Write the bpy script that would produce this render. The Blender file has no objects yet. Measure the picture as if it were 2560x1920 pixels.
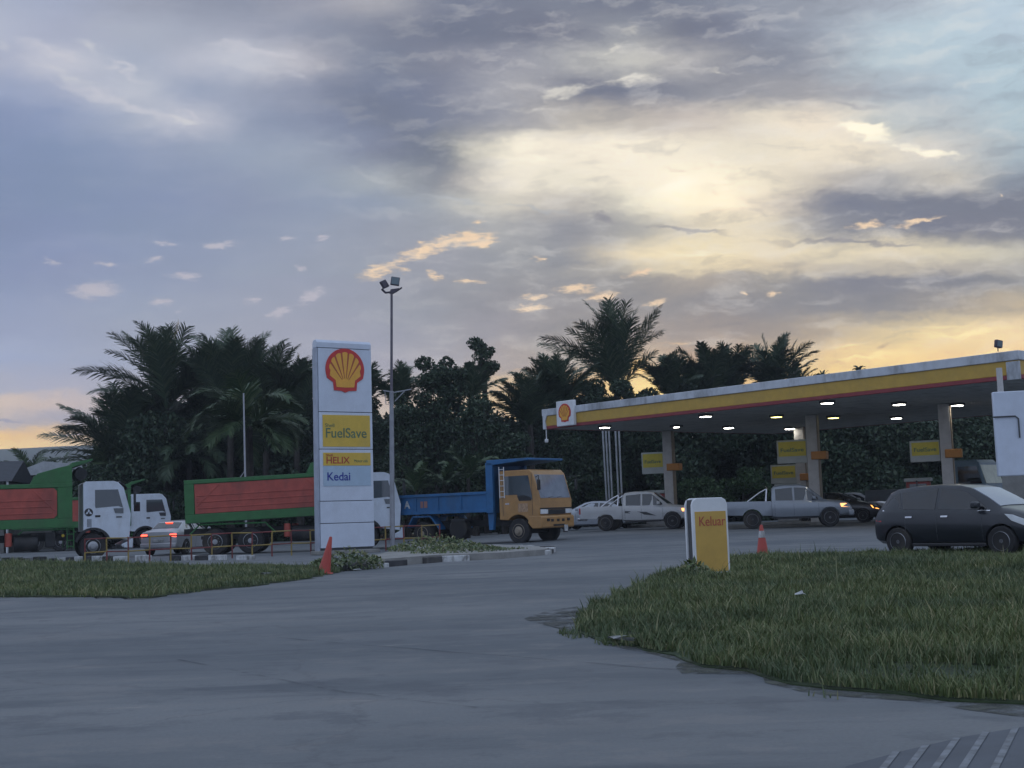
import bpy, bmesh, math, random
import numpy as np
from mathutils import Vector, Matrix, Euler
SC = bpy.context.scene
COL = SC.collection
R = math.radians
# ------------------------------------------------------------------ camera
FPX, W0, H0 = 1300.0, 1024, 768
PITCH = math.atan(129 / FPX); ROLL = math.atan(0.035); EYE = Vector((0, 0, 1.25))
_F = Vector((0, math.cos(PITCH), math.sin(PITCH)))
_U0 = Vector((0, -math.sin(PITCH), math.cos(PITCH))); _R0 = Vector((1, 0, 0))
_R = _R0 * math.cos(ROLL) - _U0 * math.sin(ROLL); _U = _U0 * math.cos(ROLL) + _R0 * math.sin(ROLL)
cd = bpy.data.cameras.new('camera'); cam = bpy.data.objects.new('camera', cd); COL.objects.link(cam)
M = Matrix((( _R.x, _U.x, -_F.x, EYE.x), (_R.y, _U.y, -_F.y, EYE.y), (_R.z, _U.z, -_F.z, EYE.z), (0, 0, 0, 1)))
cam.matrix_world = M
cd.sensor_width = 36; cd.lens = 36 * FPX / W0; cd.clip_start = .1; cd.clip_end = 12000
SC.camera = cam
SC.view_settings.view_transform = 'Standard'; SC.view_settings.look = 'None'
SC.view_settings.exposure = 0; SC.view_settings.gamma = 1
SC.cycles.max_bounces = 6; SC.cycles.transparent_max_bounces = 8
SC.cycles.use_denoising = True
SC.cycles.sample_clamp_indirect = 4

def lin(c):
    o = []
    for v in c[:3]:
        v = v / 255
        o.append(v / 12.92 if v <= .04045 else ((v + .055) / 1.055) ** 2.4)
    return tuple(o) + (1,)
def ray(px, py):
    return (_F + _R * ((px - 512) / FPX) + _U * ((384 - py) / FPX)).normalized()
def proj(p):
    d = Vector(p) - EYE; z = d.dot(_F)
    return 512 + FPX * d.dot(_R) / z, 384 - FPX * d.dot(_U) / z
def azel(px, py):
    v = ray(px, py)
    return math.degrees(math.atan2(v.x, v.y)), math.degrees(math.asin(v.z))

# ------------------------------------------------------------------ world: dusk sky with clouds
SUN_AZ, SUN_EL = 6.5, 5.0
world = bpy.data.worlds.new('World'); SC.world = world; world.use_nodes = True
nt = world.node_tree; nt.nodes.clear()
class NB:
    """tiny node builder; sockets in, sockets out"""
    def __init__(s, nt): s.nt = nt
    def new(s, t, **kw):
        n = s.nt.nodes.new(t)
        for k, v in kw.items(): setattr(n, k, v)
        return n
    def put(s, sock, v):
        if isinstance(v, bpy.types.NodeSocket): s.nt.links.new(v, sock)
        elif v is not None: sock.default_value = v
    def math(s, op, a, b=None, c=None, clamp=False):
        n = s.new('ShaderNodeMath', operation=op, use_clamp=clamp)
        for i, v in enumerate((a, b, c)): s.put(n.inputs[i], v)
        return n.outputs[0]
    def mixc(s, f, a, b, mode='MIX'):
        n = s.new('ShaderNodeMix', data_type='RGBA', blend_type=mode)
        s.put(n.inputs[0], f); s.put(n.inputs[6], a); s.put(n.inputs[7], b)
        return n.outputs[2]
    def vmath(s, op, a, b=None, scale=None):
        n = s.new('ShaderNodeVectorMath', operation=op)
        s.put(n.inputs[0], a)
        if b is not None: s.put(n.inputs[1], b)
        if scale is not None: n.inputs['Scale'].default_value = scale
        return n.outputs[0]
    def mapping(s, v, loc=(0, 0, 0), rot=(0, 0, 0), scale=(1, 1, 1), typ='POINT'):
        n = s.new('ShaderNodeMapping', vector_type=typ)
        s.put(n.inputs['Vector'], v); n.inputs['Location'].default_value = loc
        n.inputs['Rotation'].default_value = rot; n.inputs['Scale'].default_value = scale
        return n.outputs[0]
    def noise(s, v, scale=5, detail=4, rough=.5, dist=0, col=False):
        n = s.new('ShaderNodeTexNoise'); s.put(n.inputs['Vector'], v)
        n.inputs['Scale'].default_value = scale; n.inputs['Detail'].default_value = detail
        n.inputs['Roughness'].default_value = rough; n.inputs['Distortion'].default_value = dist
        return n.outputs['Color' if col else 'Fac']
    def smooth(s, v, lo, hi, a=0., b=1.):
        n = s.new('ShaderNodeMapRange', interpolation_type='SMOOTHSTEP')
        s.put(n.inputs[0], v); s.put(n.inputs[1], lo); s.put(n.inputs[2], hi); s.put(n.inputs[3], a); s.put(n.inputs[4], b)
        return n.outputs[0]
    def ramp(s, v, stops):
        n = s.new('ShaderNodeValToRGB'); s.put(n.inputs[0], v); cr = n.color_ramp
        while len(cr.elements) < len(stops): cr.elements.new(.5)
        for e, (p, c) in zip(cr.elements, stops): e.position = p; e.color = c
        return n.outputs[0]
nb = NB(nt)
tc = nb.new('ShaderNodeTexCoord'); gen = tc.outputs['Generated']
sep = nb.new('ShaderNodeSeparateXYZ'); nt.links.new(gen, sep.inputs[0])
az = nb.math('MULTIPLY', nb.math('ARCTAN2', sep.outputs[0], sep.outputs[1]), 57.2958)
el = nb.math('MULTIPLY', nb.math('ARCSINE', sep.outputs[2]), 57.2958)
comb = nb.new('ShaderNodeCombineXYZ'); nt.links.new(az, comb.inputs[0]); nt.links.new(el, comb.inputs[1])
AE = comb.outputs[0]
# warps (in degrees), stronger along the wind
wn = nb.noise(nb.mapping(AE, scale=(.09, .2, 1), rot=(0, 0, R(-8))), 1, 3, .55, col=True)
warp = nb.vmath('MULTIPLY', nb.vmath('SUBTRACT', wn, (.5, .5, .5)), (6., 3.4, 0))
AEW = nb.vmath('ADD', AE, warp)
wn2 = nb.noise(nb.mapping(AE, loc=(3, 7, 0), scale=(.7, 1.5, 1)), 1, 4, .6, col=True)
AEF = nb.vmath('ADD', AE, nb.vmath('MULTIPLY', nb.vmath('SUBTRACT', wn2, (.5, .5, .5)), (2.2, 1.0, 0)))
fine = nb.noise(nb.mapping(AEW, rot=(0, 0, R(-14)), scale=(.16, .75, 1)), 1, 9, .62)
fine2 = nb.noise(nb.mapping(AEF, loc=(9, 2, 0), rot=(0, 0, R(-10)), scale=(.35, 1.3, 1)), 1, 8, .6)
wn3 = nb.noise(nb.mapping(AE, loc=(1, 5, 0), scale=(1.6, 3.4, 1)), 1, 3, .6, col=True)
AES = nb.vmath('ADD', AE, nb.vmath('MULTIPLY', nb.vmath('SUBTRACT', wn3, (.5, .5, .5)), (1.1, .45, 0)))
tear = nb.noise(nb.mapping(AE, loc=(2, 2, 0), rot=(0, 0, R(-14)), scale=(1.3, 5.5, 1)), 1, 6, .65)
broad = nb.noise(nb.mapping(AEW, loc=(4, 1, 0), rot=(0, 0, R(10)), scale=(.07, .2, 1)), 1, 5, .55)

def blobs(coord, segs):
    """sum of soft ellipses; seg = x1,y1,x2,y2 (ends of the long axis as seen in the photograph), half width px, weight"""
    tot = None
    for (x1, y1, x2, y2, hw, wt) in segs:
        a1, e1 = azel(x1, y1); a2, e2 = azel(x2, y2)
        L = max(math.hypot(a2 - a1, e2 - e1) / 2, .01); ang = math.atan2(e2 - e1, a2 - a1)
        m = nb.mapping(coord, loc=((a1 + a2) / 2, (e1 + e2) / 2, 0), rot=(0, 0, ang), scale=(L, hw * .0441, 1), typ='TEXTURE')
        g = nb.new('ShaderNodeTexGradient', gradient_type='SPHERICAL'); nt.links.new(m, g.inputs[0])
        tot = nb.math('MULTIPLY_ADD', g.outputs['Fac'], wt, 0. if tot is None else tot)
    return tot
def layer(base, col, segs, lo, hi, coord=None, noise=None, amp=0., maxf=1.):
    f = blobs(coord or AEW, segs)
    if noise is not None:
        gate = nb.smooth(f, 0., .12)
        n = nb.math('MULTIPLY', nb.math('MULTIPLY', nb.math('SUBTRACT', noise, .5), amp), gate)
        f = nb.math('ADD', f, n)
    f = nb.smooth(f, lo, hi, 0., maxf)
    return nb.mixc(f, base, lin(col) if not isinstance(col, bpy.types.NodeSocket) else col)

# the cloud deck: rows of colour along the horizon direction, blended upward and torn by noise
U_ = nb.math('DIVIDE', sep.outputs[0], nb.math('MAXIMUM', sep.outputs[1], .12))
V_ = nb.math('DIVIDE', sep.outputs[2], nb.math('MAXIMUM', sep.outputs[1], .12))
cu = nb.new('ShaderNodeCombineXYZ'); nt.links.new(U_, cu.inputs[0]); nt.links.new(V_, cu.inputs[1]); UV = cu.outputs[0]
def wn(loc, sc, rot, det, amp, co=None):
    n = nb.noise(nb.mapping(co or UV, loc=loc, scale=sc, rot=(0, 0, R(rot))), 1, det, .6, col=True)
    return nb.vmath('MULTIPLY', nb.vmath('SUBTRACT', n, (.5, .5, .5)), (amp[0], amp[1], 0))
P1 = nb.vmath('ADD', UV, wn((3, 1, 0), (9, 18, 1), -12, 5, (.052, .026)))
P2 = nb.vmath('ADD', P1, wn((1, 6, 0), (34, 80, 1), -12, 5, (.030, .014), P1))
P3 = nb.vmath('ADD', P2, wn((5, 2, 0), (90, 260, 1), -14, 5, (.016, .006), P2))
sp = nb.new('ShaderNodeSeparateXYZ'); nt.links.new(P3, sp.inputs[0])
def uvof(px, py): v = ray(px, py); return v.x / v.y, v.z / v.y
ROWS = [
 (-90, "9aa4be 98a2bc 969eb6 9098ae 8c94aa 8c94a8 8e94a8 828aa0 7c849a 7c849a 7c849a 8088a0 8a92a4 969eae a2aeba acbcc6 b0c2cc"),
 (0,   "9ea6ba 98a0b6 969cae 8c92a4 888ea0 9496a4 9e9ea6 787e90 747a8c 787e8e 707688 7a8090 888e9c 9298a4 9ea6b2 acb8c2 aec0cc"),
 (30,  "a6acbe 9ea4b8 a0a6b6 9ca2b2 9499aa 888ea0 7c8294 70768a 707688 767a8a 96989e 747888 808696 969eaa a8b6c0 acbec8 acbeca"),
 (60,  "a0a6ba b4b6c2 9ea6b8 aaaebc b4b6c0 a6a6b0 788094 7e8292 8c8e9a a6a6a8 bab8b2 aaa8a8 848894 969ca6 aab8c0 aabcc6 aabec8"),
 (90,  "8e9ab6 9aa2b8 b0b4c0 929cb2 929aae 828aa0 707a92 787e92 a0a0a6 828490 767a8a 888a94 96969c a0a0a4 a4acb4 a6b4be a8bcc6"),
 (120, "7a8aac 8694b2 9ea6b8 b2b4c0 8c96ac 7e88a0 727c94 7a8092 9a9aa0 b2aca4 b8b0a6 beb4aa d4cab8 ded2be b4baba b0b8bc a8bac2"),
 (150, "7688aa 788aaa 8492ae 8a96ae 8e9aae 8e98aa 7a8298 84888e e0d8c4 e2d8c4 e8dec8 e2d8c2 dcd2bc e2d6be dad0bc c4c2bc a0aeb6"),
 (180, "7486a8 7688a8 7c8caa 808eaa 8692aa 8c98aa 9ca2a8 8e9096 d8d0c0 dcd4c0 e4dac4 f0e4c8 e8dcc0 bab2a6 aaa8a6 beb8ac 868e9a"),
 (202, "7486a8 7688a8 7a8aaa 7e8caa 828ea8 8894aa 8e98a8 a8aaaa c8c2b4 bab4aa e0d8c0 f4e6c4 e0d2b8 8a8a92 787c8a 767a88 767a88"),
 (228, "7686a8 7888aa 7c8caa 808eaa 8692aa 8c96aa 9298a6 989ca4 a6a6a6 96969a b0aca2 d2c6ac d6cab0 9a9898 767a88 787a88 7a7c88"),
 (254, "7a8aac 7e8cae 8290ae 8692ac 8c96ac 9098aa 9298a6 9698a2 96989c 9e9c9a dccca8 e2d2a8 deceaa daccaa d8caaa cec4a8 beb8a6"),
 (270, "7e8cae 828eae 8692ae 8994ac 8e98ac 9199aa 9298a5 9597a0 95969a 9c9a98 c0b6a0 dccba4 d0c0a0 beb4a2 bcb2a0 b4ac9e a8a49c"),
 (283, "8290b0 8692b0 8a96b0 8c96ae 9098ac 9298aa 9296a4 94969e 949498 969494 96928e a49a8e 96928e 82828a 82828a 84848a 92908e"),
 (305, "8c98b6 909ab4 929cb2 949cb0 969cae 969aaa 9498a4 94969e 949296 949090 928e8c 8e8a8a 8a888a 8a888a 908c8a a09688 c0ae8c"),
 (330, "929cb8 949db6 989fb2 999fb0 9a9eae 9a9cac 999ba8 9a99a0 9a969a 9a948f 9e948c 9c9086 9c9084 bcaa8a dcc692 ecd49a f0d6a0"),
 (360, "9aa4be 9ca4ba 9ea4b6 a0a4b4 a1a4b2 a2a2ae a2a0aa a4a0a4 a89e98 aa9e90 c0a886 b89e80 c6ac82 ecce90 f4d694 f0ce92 ecca90"),
 (388, "a8aab8 a8a8b6 a8a8b2 a6a6b0 a8a8ae aca8aa b0aaa8 b8aca0 d4ba90 dab982 fce094 ecc882 f0cc86 fad88c fad88c f8d48c f4d08c"),
 (405, "ccbcb0 c4b6b0 b8b0b0 b4aeb0 b6aeac beb2a8 c2b2a4 ccb698 d8be90 e0c08a f0cc86 ecc882 f0cc86 f8d48a f8d48a f4d08a f0cc8a"),
 (419, "beb4b0 aaa5ac b4aeb0 b6aeac b8aea8 beb2a4 c4b4a0 ccb698 d4ba90 dcbc8a e8c486 e8c482 ecc886 f0cc8a f0cc8a f0cc8a f0cc8a"),
 (430, "f0ce96 d6bea0 bcb2ac b8aea8 bcb0a4 c2b4a0 c8b49a d0b694 d8ba8e dcbc88 e4c084 e6c082 e8c484 ecc888 ecc888 ecc888 ecc888"),
 (445, "fadca4 ecd0a0 ccbca8 c0b2a4 c0b2a0 c4b49c c8b498 d0b692 d8ba8e dcbc88 e4c084 e6c082 e8c484 ecc888 ecc888 ecc888 ecc888"),
]
u0, u1 = uvof(0, 300)[0] - .0, uvof(1024, 300)[0]
tU = nb.math('DIVIDE', nb.math('SUBTRACT', sp.outputs[0], u0), u1 - u0)
# rows run level in the tilted frame
c512 = [uvof(512, r[0])[1] for r in ROWS]
sl_ = (uvof(1024, 250)[1] - uvof(0, 250)[1]) / (u1 - u0)
vv = nb.math('SUBTRACT', sp.outputs[1], nb.math('MULTIPLY', sp.outputs[0], sl_))
def hexc(h): return lin((int(h[0:2], 16), int(h[2:4], 16), int(h[4:6], 16)))
sky = None
for i, (py, cols) in enumerate(ROWS):
    cc = cols.split(); rp = nb.ramp(tU, [(k / 16, hexc(h)) for k, h in enumerate(cc)])
    rp.node.color_ramp.interpolation = 'CARDINAL'
    if sky is None: sky = rp
    else: sky = nb.mixc(nb.smooth(vv, c512[i - 1], c512[i]), sky, rp)
back = nb.smooth(nb.math('ABSOLUTE', az), 32., 70.)
over = nb.smooth(el, 26., 50.)
bk = nb.mixc(nb.smooth(el, 0., 40.), lin((150, 164, 192)), lin((166, 182, 208)))
bk = nb.mixc(nb.math('MULTIPLY', nb.smooth(fine, .42, .62), .35), bk, lin((178, 184, 200)))
AEB = nb.vmath('ADD', AEF, nb.vmath('SCALE', warp, scale=.35))
AEW = AEB
# bright torn edges, thin bands and strands
sky = layer(sky, (196, 194, 200), [(-20, 30, 110, 62, 7, 1), (30, 70, 215, 128, 9, 1.2), (90, 40, 160, 90, 6, .8), (160, 92, 214, 126, 5, .9), (180, 40, 340, 62, 8, 1), (250, 70, 345, 88, 5, .8)], .2, 1.1, coord=AEB, noise=fine2, amp=1.8, maxf=.6)
sky = layer(sky, (106, 114, 134), [(290, 70, 470, 150, 34, 1.1), (330, 30, 560, 30, 30, 1), (540, 10, 760, 20, 26, .9), (500, 92, 700, 88, 12, .8), (400, 150, 478, 172, 14, .8)], .2, 1.1, coord=AEB, noise=fine2, amp=1.1, maxf=.6)
sky = layer(sky, (206, 204, 202), [(60, 32, 110, 52, 9, 1), (20, 55, 120, 92, 10, .9), (150, 105, 212, 128, 9, 1.1), (300, 58, 350, 76, 10, .8), (180, 50, 300, 80, 10, .5), (-20, 36, 16, 52, 10, .8)], .25, 1.1, coord=AEB, noise=fine2, amp=1.4, maxf=.45)
sky = layer(sky, (172, 176, 180), [(330, 158, 420, 190, 5, 1), (410, 188, 500, 205, 3.5, 1.2), (480, 202, 600, 212, 3, .9)], .1, .9, maxf=.6)
sky = layer(sky, (222, 216, 200), [(520, 112, 600, 72, 13, 1), (560, 92, 700, 66, 9, 1), (600, 34, 660, 30, 12, .8), (690, 62, 740, 80, 7, .9), (490, 118, 540, 104, 9, .7), (600, 60, 625, 36, 12, .8)], .35, 1.2, coord=AEF, noise=fine2, amp=2.4, maxf=.6)
sky = layer(sky, (110, 116, 134), [(540, 98, 660, 84, 9, 1), (560, 40, 620, 24, 14, .9), (640, 40, 720, 56, 12, .8), (580, 90, 760, 84, 10, .7), (380, 60, 470, 70, 8, .7), (790, 100, 900, 110, 5, .5)], .25, 1.1, coord=AEF, noise=fine2, amp=2., maxf=.6)
sky = layer(sky, (252, 242, 212), [(820, 118, 900, 140, 12, 1.1), (880, 140, 985, 164, 8, 1.2), (640, 200, 720, 170, 16, .7), (500, 150, 580, 160, 14, .6), (700, 170, 740, 150, 14, .5), (690, 205, 760, 228, 5, .7), (640, 254, 760, 250, 5, .7), (850, 130, 920, 130, 8, .8)], .3, 1.15, coord=AEB, noise=fine2, amp=2., maxf=.75)
sky = layer(sky, (136, 134, 142), [(566, 206, 630, 224, 5, 1.1), (610, 222, 760, 234, 3.5, 1.), (720, 238, 990, 242, 4, 1.1), (800, 196, 840, 180, 8, .8)], .2, .9, coord=AEB, noise=fine2, amp=.9, maxf=.7)
sky = layer(sky, (150, 150, 158), [(780, 84, 960, 104, 7, .9), (800, 100, 900, 112, 5, .9), (830, 60, 900, 100, 6, .5)], .2, 1., coord=AEB, noise=fine2, amp=1.6, maxf=.5)
sky = layer(sky, (255, 232, 166), [(790, 365, 940, 352, 7, 1), (880, 340, 1050, 324, 5, 1.), (930, 358, 1060, 345, 5, .9), (820, 352, 880, 346, 5, .7), (900, 330, 1000, 318, 4, .8)], .25, 1.1, coord=AEB, noise=fine2, amp=2., maxf=.8)
sky = layer(sky, (168, 140, 112), [(868, 349, 908, 341, 6, 1.1), (700, 346, 790, 352, 5, .5)], .3, .95, coord=AEF, noise=fine2, amp=1.6, maxf=.5)
sky = layer(sky, (250, 206, 132), [(500, 378, 545, 366, 5, .8), (505, 388, 560, 392, 5, 1), (640, 344, 700, 340, 5, .6)], .2, 1., coord=AEB, noise=fine2, amp=1.2, maxf=.7)
sky = layer(sky, (255, 214, 128), [(618, 372, 662, 368, 13, 1.5)], .2, 1., maxf=.9)
sky = layer(sky, (150, 150, 166), [(-40, 423, 40, 424, 3.4, 1), (40, 434, 120, 429, 4, 1), (60, 420, 130, 424, 3, .6)], .2, .9, coord=AEF, noise=fine2, amp=1.2, maxf=.75)
# small torn clouds
cool = [(58, 291, 132, 289, 13, 1.6), (188, 249, 250, 242, 6, 1.3), (276, 240, 298, 238, 4, 1.2), (311, 239, 335, 236, 3.8, 1.2), (140, 259, 168, 260, 4.4, 1.2), (160, 277, 214, 276, 6, 1.3), (144, 302, 178, 301, 6.5, 1.3), (170, 312, 196, 308, 4, 1.), (240, 299, 264, 301, 7, 1.2), (294, 266, 308, 272, 7, 1.2), (262, 319, 300, 304, 7, 1.4), (292, 306, 332, 286, 9, 1.4), (350, 303, 362, 303, 3, 1.1), (38, 256, 68, 268, 4.4, 1.1), (90, 264, 122, 265, 4.4, 1.1), (140, 243, 182, 244, 3.8, 1.1)]
warm = [(350, 279, 400, 264, 11, 1.3), (380, 268, 470, 232, 11, 1.5), (440, 240, 508, 236, 11, 1.6), (468, 247, 500, 244, 5, 1.1), (392, 269, 414, 272, 4.4, 1.1), (424, 272, 446, 279, 8, 1.2), (446, 280, 494, 282, 4, 1.4), (470, 224, 488, 221, 4.4, 1.2), (530, 259, 550, 259, 4, 1.3), (503, 310, 558, 306, 6.5, 1.6), (516, 297, 554, 296, 5, 1.4), (548, 290, 606, 287, 7, 1.6), (584, 299, 626, 294, 7.5, 1.6), (618, 277, 664, 268, 5.5, 1.3), (640, 305, 674, 301, 6, 1.6), (762, 294, 784, 293, 5, 1.6), (738, 294, 748, 294, 3, 1.1), (843, 227, 892, 222, 5.5, 1.6), (886, 229, 950, 214, 4.6, 1.7), (994, 193, 1004, 197, 3, 1.2)]
sky = layer(sky, (180, 176, 186), cool, .22, 1.25, coord=AES, noise=tear, amp=2.2, maxf=.95)
sky = layer(sky, (226, 196, 156), warm, .24, 1.35, coord=AES, noise=tear, amp=2.4, maxf=1.)
# streak texture over everything
cm = nb.math('MULTIPLY_ADD', nb.smooth(az, -12., 4.), .85, .13)
sky = nb.mixc(nb.math('MULTIPLY', nb.math('MULTIPLY', nb.smooth(fine2, .48, .68), .26), cm), sky, lin((225, 220, 212)))
sky = nb.mixc(nb.math('MULTIPLY', nb.math('MULTIPLY', nb.smooth(fine2, .5, .3), .24), cm), sky, lin((104, 110, 126)))
gm = nb.new('ShaderNodeGamma'); nt.links.new(sky, gm.inputs[0]); gm.inputs[1].default_value = 1.22
hs = nb.new('ShaderNodeHueSaturation'); nt.links.new(nb.smooth(el, 3.5, 9., 1.12, .82), hs.inputs['Saturation']); nt.links.new(nb.smooth(el, 3.5, 9., 1.16, 1.02), hs.inputs['Value']); nt.links.new(gm.outputs[0], hs.inputs['Color']); sky = hs.outputs[0]
sky = nb.mixc(over, sky, bk); sky = nb.mixc(back, sky, bk)
below = nb.smooth(el, -1., 0.)
sky = nb.mixc(below, lin((60, 70, 80)), sky)
nish = nb.new('ShaderNodeTexSky', sky_type='NISHITA'); nish.sun_disc = False
nish.sun_elevation = R(SUN_EL); nish.sun_rotation = R(SUN_AZ)
b1 = nb.new('ShaderNodeBackground'); nt.links.new(nish.outputs[0], b1.inputs[0]); b1.inputs[1].default_value = .0012
b2 = nb.new('ShaderNodeBackground'); nt.links.new(sky, b2.inputs[0]); b2.inputs[1].default_value = 1.36
ad = nb.new('ShaderNodeAddShader'); nt.links.new(b1.outputs[0], ad.inputs[0]); nt.links.new(b2.outputs[0], ad.inputs[1])
wo = nb.new('ShaderNodeOutputWorld'); nt.links.new(ad.outputs[0], wo.inputs[0])
# ------------------------------------------------------------------ sun (low, veiled by cloud)
sl = bpy.data.lights.new('sun', 'SUN'); sl.energy = .5; sl.angle = R(10); sl.color = (1, .78, .5)
so = bpy.data.objects.new('sun', sl); COL.objects.link(so)
sd = Vector((math.sin(R(SUN_AZ)) * math.cos(R(SUN_EL)), math.cos(R(SUN_AZ)) * math.cos(R(SUN_EL)), math.sin(R(SUN_EL))))
so.rotation_euler = sd.to_track_quat('Z', 'Y').to_euler(); so.location = (20, 60, 40)

# ------------------------------------------------------------------ helpers
def sst(a, b, x):
    t = min(1, max(0, (x - a) / (b - a))); return t * t * (3 - 2 * t)
def gz(x, y):
    return sst(-6, 5, x) * (.10 * sst(25, 34, y) + .15 * sst(35, 60, y)) * (1 - sst(150, 250, y)) * (1 - sst(90, 160, x))
def at(px, d, z=None):
    """ground point whose depth along the road-crossing axis is d and that stands in column px"""
    x = (px - 512) / FPX * d
    for _ in range(8):
        zz = gz(x, d) if z is None else z
        x -= (proj((x, d, zz))[0] - px) * d / FPX
    return Vector((x, d, gz(x, d) if z is None else z))
def gp(px, py, z=0.):
    v = ray(px, py); t = (z - EYE.z) / v.z; return EYE + v * t
def gpg(px, py, dz=0.):
    z = 0
    for _ in range(6): p = gp(px, py, z); z = gz(p.x, p.y) + dz
    return p
def zat(py, px, d):
    """height above z=0 of the point seen at (px,py) at depth d"""
    v = ray(px, py); t = d / v.y; return EYE.z + v.z * t

MATS = {}
def mat(name, base, rough=.6, metal=0., var=.12, vscale=3., dirt=None, dscale=1.2, damt=.35, emit=None, estr=1., spec=.5, coat=0., bump=0., bscale=40., island=0.):
    if name in MATS: return MATS[name]
    m = bpy.data.materials.new(name); m.use_nodes = True; t = m.node_tree; b = NB(t)
    p = t.nodes['Principled BSDF']
    co = b.new('ShaderNodeTexCoord').outputs['Object']
    n = b.noise(co, vscale, 5, .6)
    c1 = tuple(min(1, v * (1 - var)) for v in base[:3]) + (1,); c2 = tuple(min(1, v * (1 + var)) for v in base[:3]) + (1,)
    col = b.mixc(b.smooth(n, .3, .7), c1, c2)
    if dirt:
        d = b.noise(b.mapping(co, loc=(5, 3, 1), scale=(1, 1, .45)), dscale, 7, .65)
        col = b.mixc(b.math('MULTIPLY', b.smooth(d, .45, .7), damt), col, tuple(dirt) + (1,))
    if island:
        g = b.new('ShaderNodeNewGeometry').outputs['Random Per Island']
        col = b.mixc(1., col, b.ramp(g, [(0, (1 - island,) * 3 + (1,)), (1, (1 + island,) * 3 + (1,))]), 'MULTIPLY')
    t.links.new(col, p.inputs['Base Color'])
    p.inputs['Roughness'].default_value = rough; p.inputs['Metallic'].default_value = metal
    p.inputs['Specular IOR Level'].default_value = spec; p.inputs['Coat Weight'].default_value = coat
    p.inputs['Coat Roughness'].default_value = .08
    if emit: p.inputs['Emission Color'].default_value = tuple(emit) + (1,); p.inputs['Emission Strength'].default_value = estr
    if bump:
        bn = b.new('ShaderNodeBump'); bn.inputs['Strength'].default_value = bump; bn.inputs['Distance'].default_value = .02
        t.links.new(b.noise(co, bscale, 6, .6), bn.inputs['Height']); t.links.new(bn.outputs[0], p.inputs['Normal'])
    MATS[name] = m; return m

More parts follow.
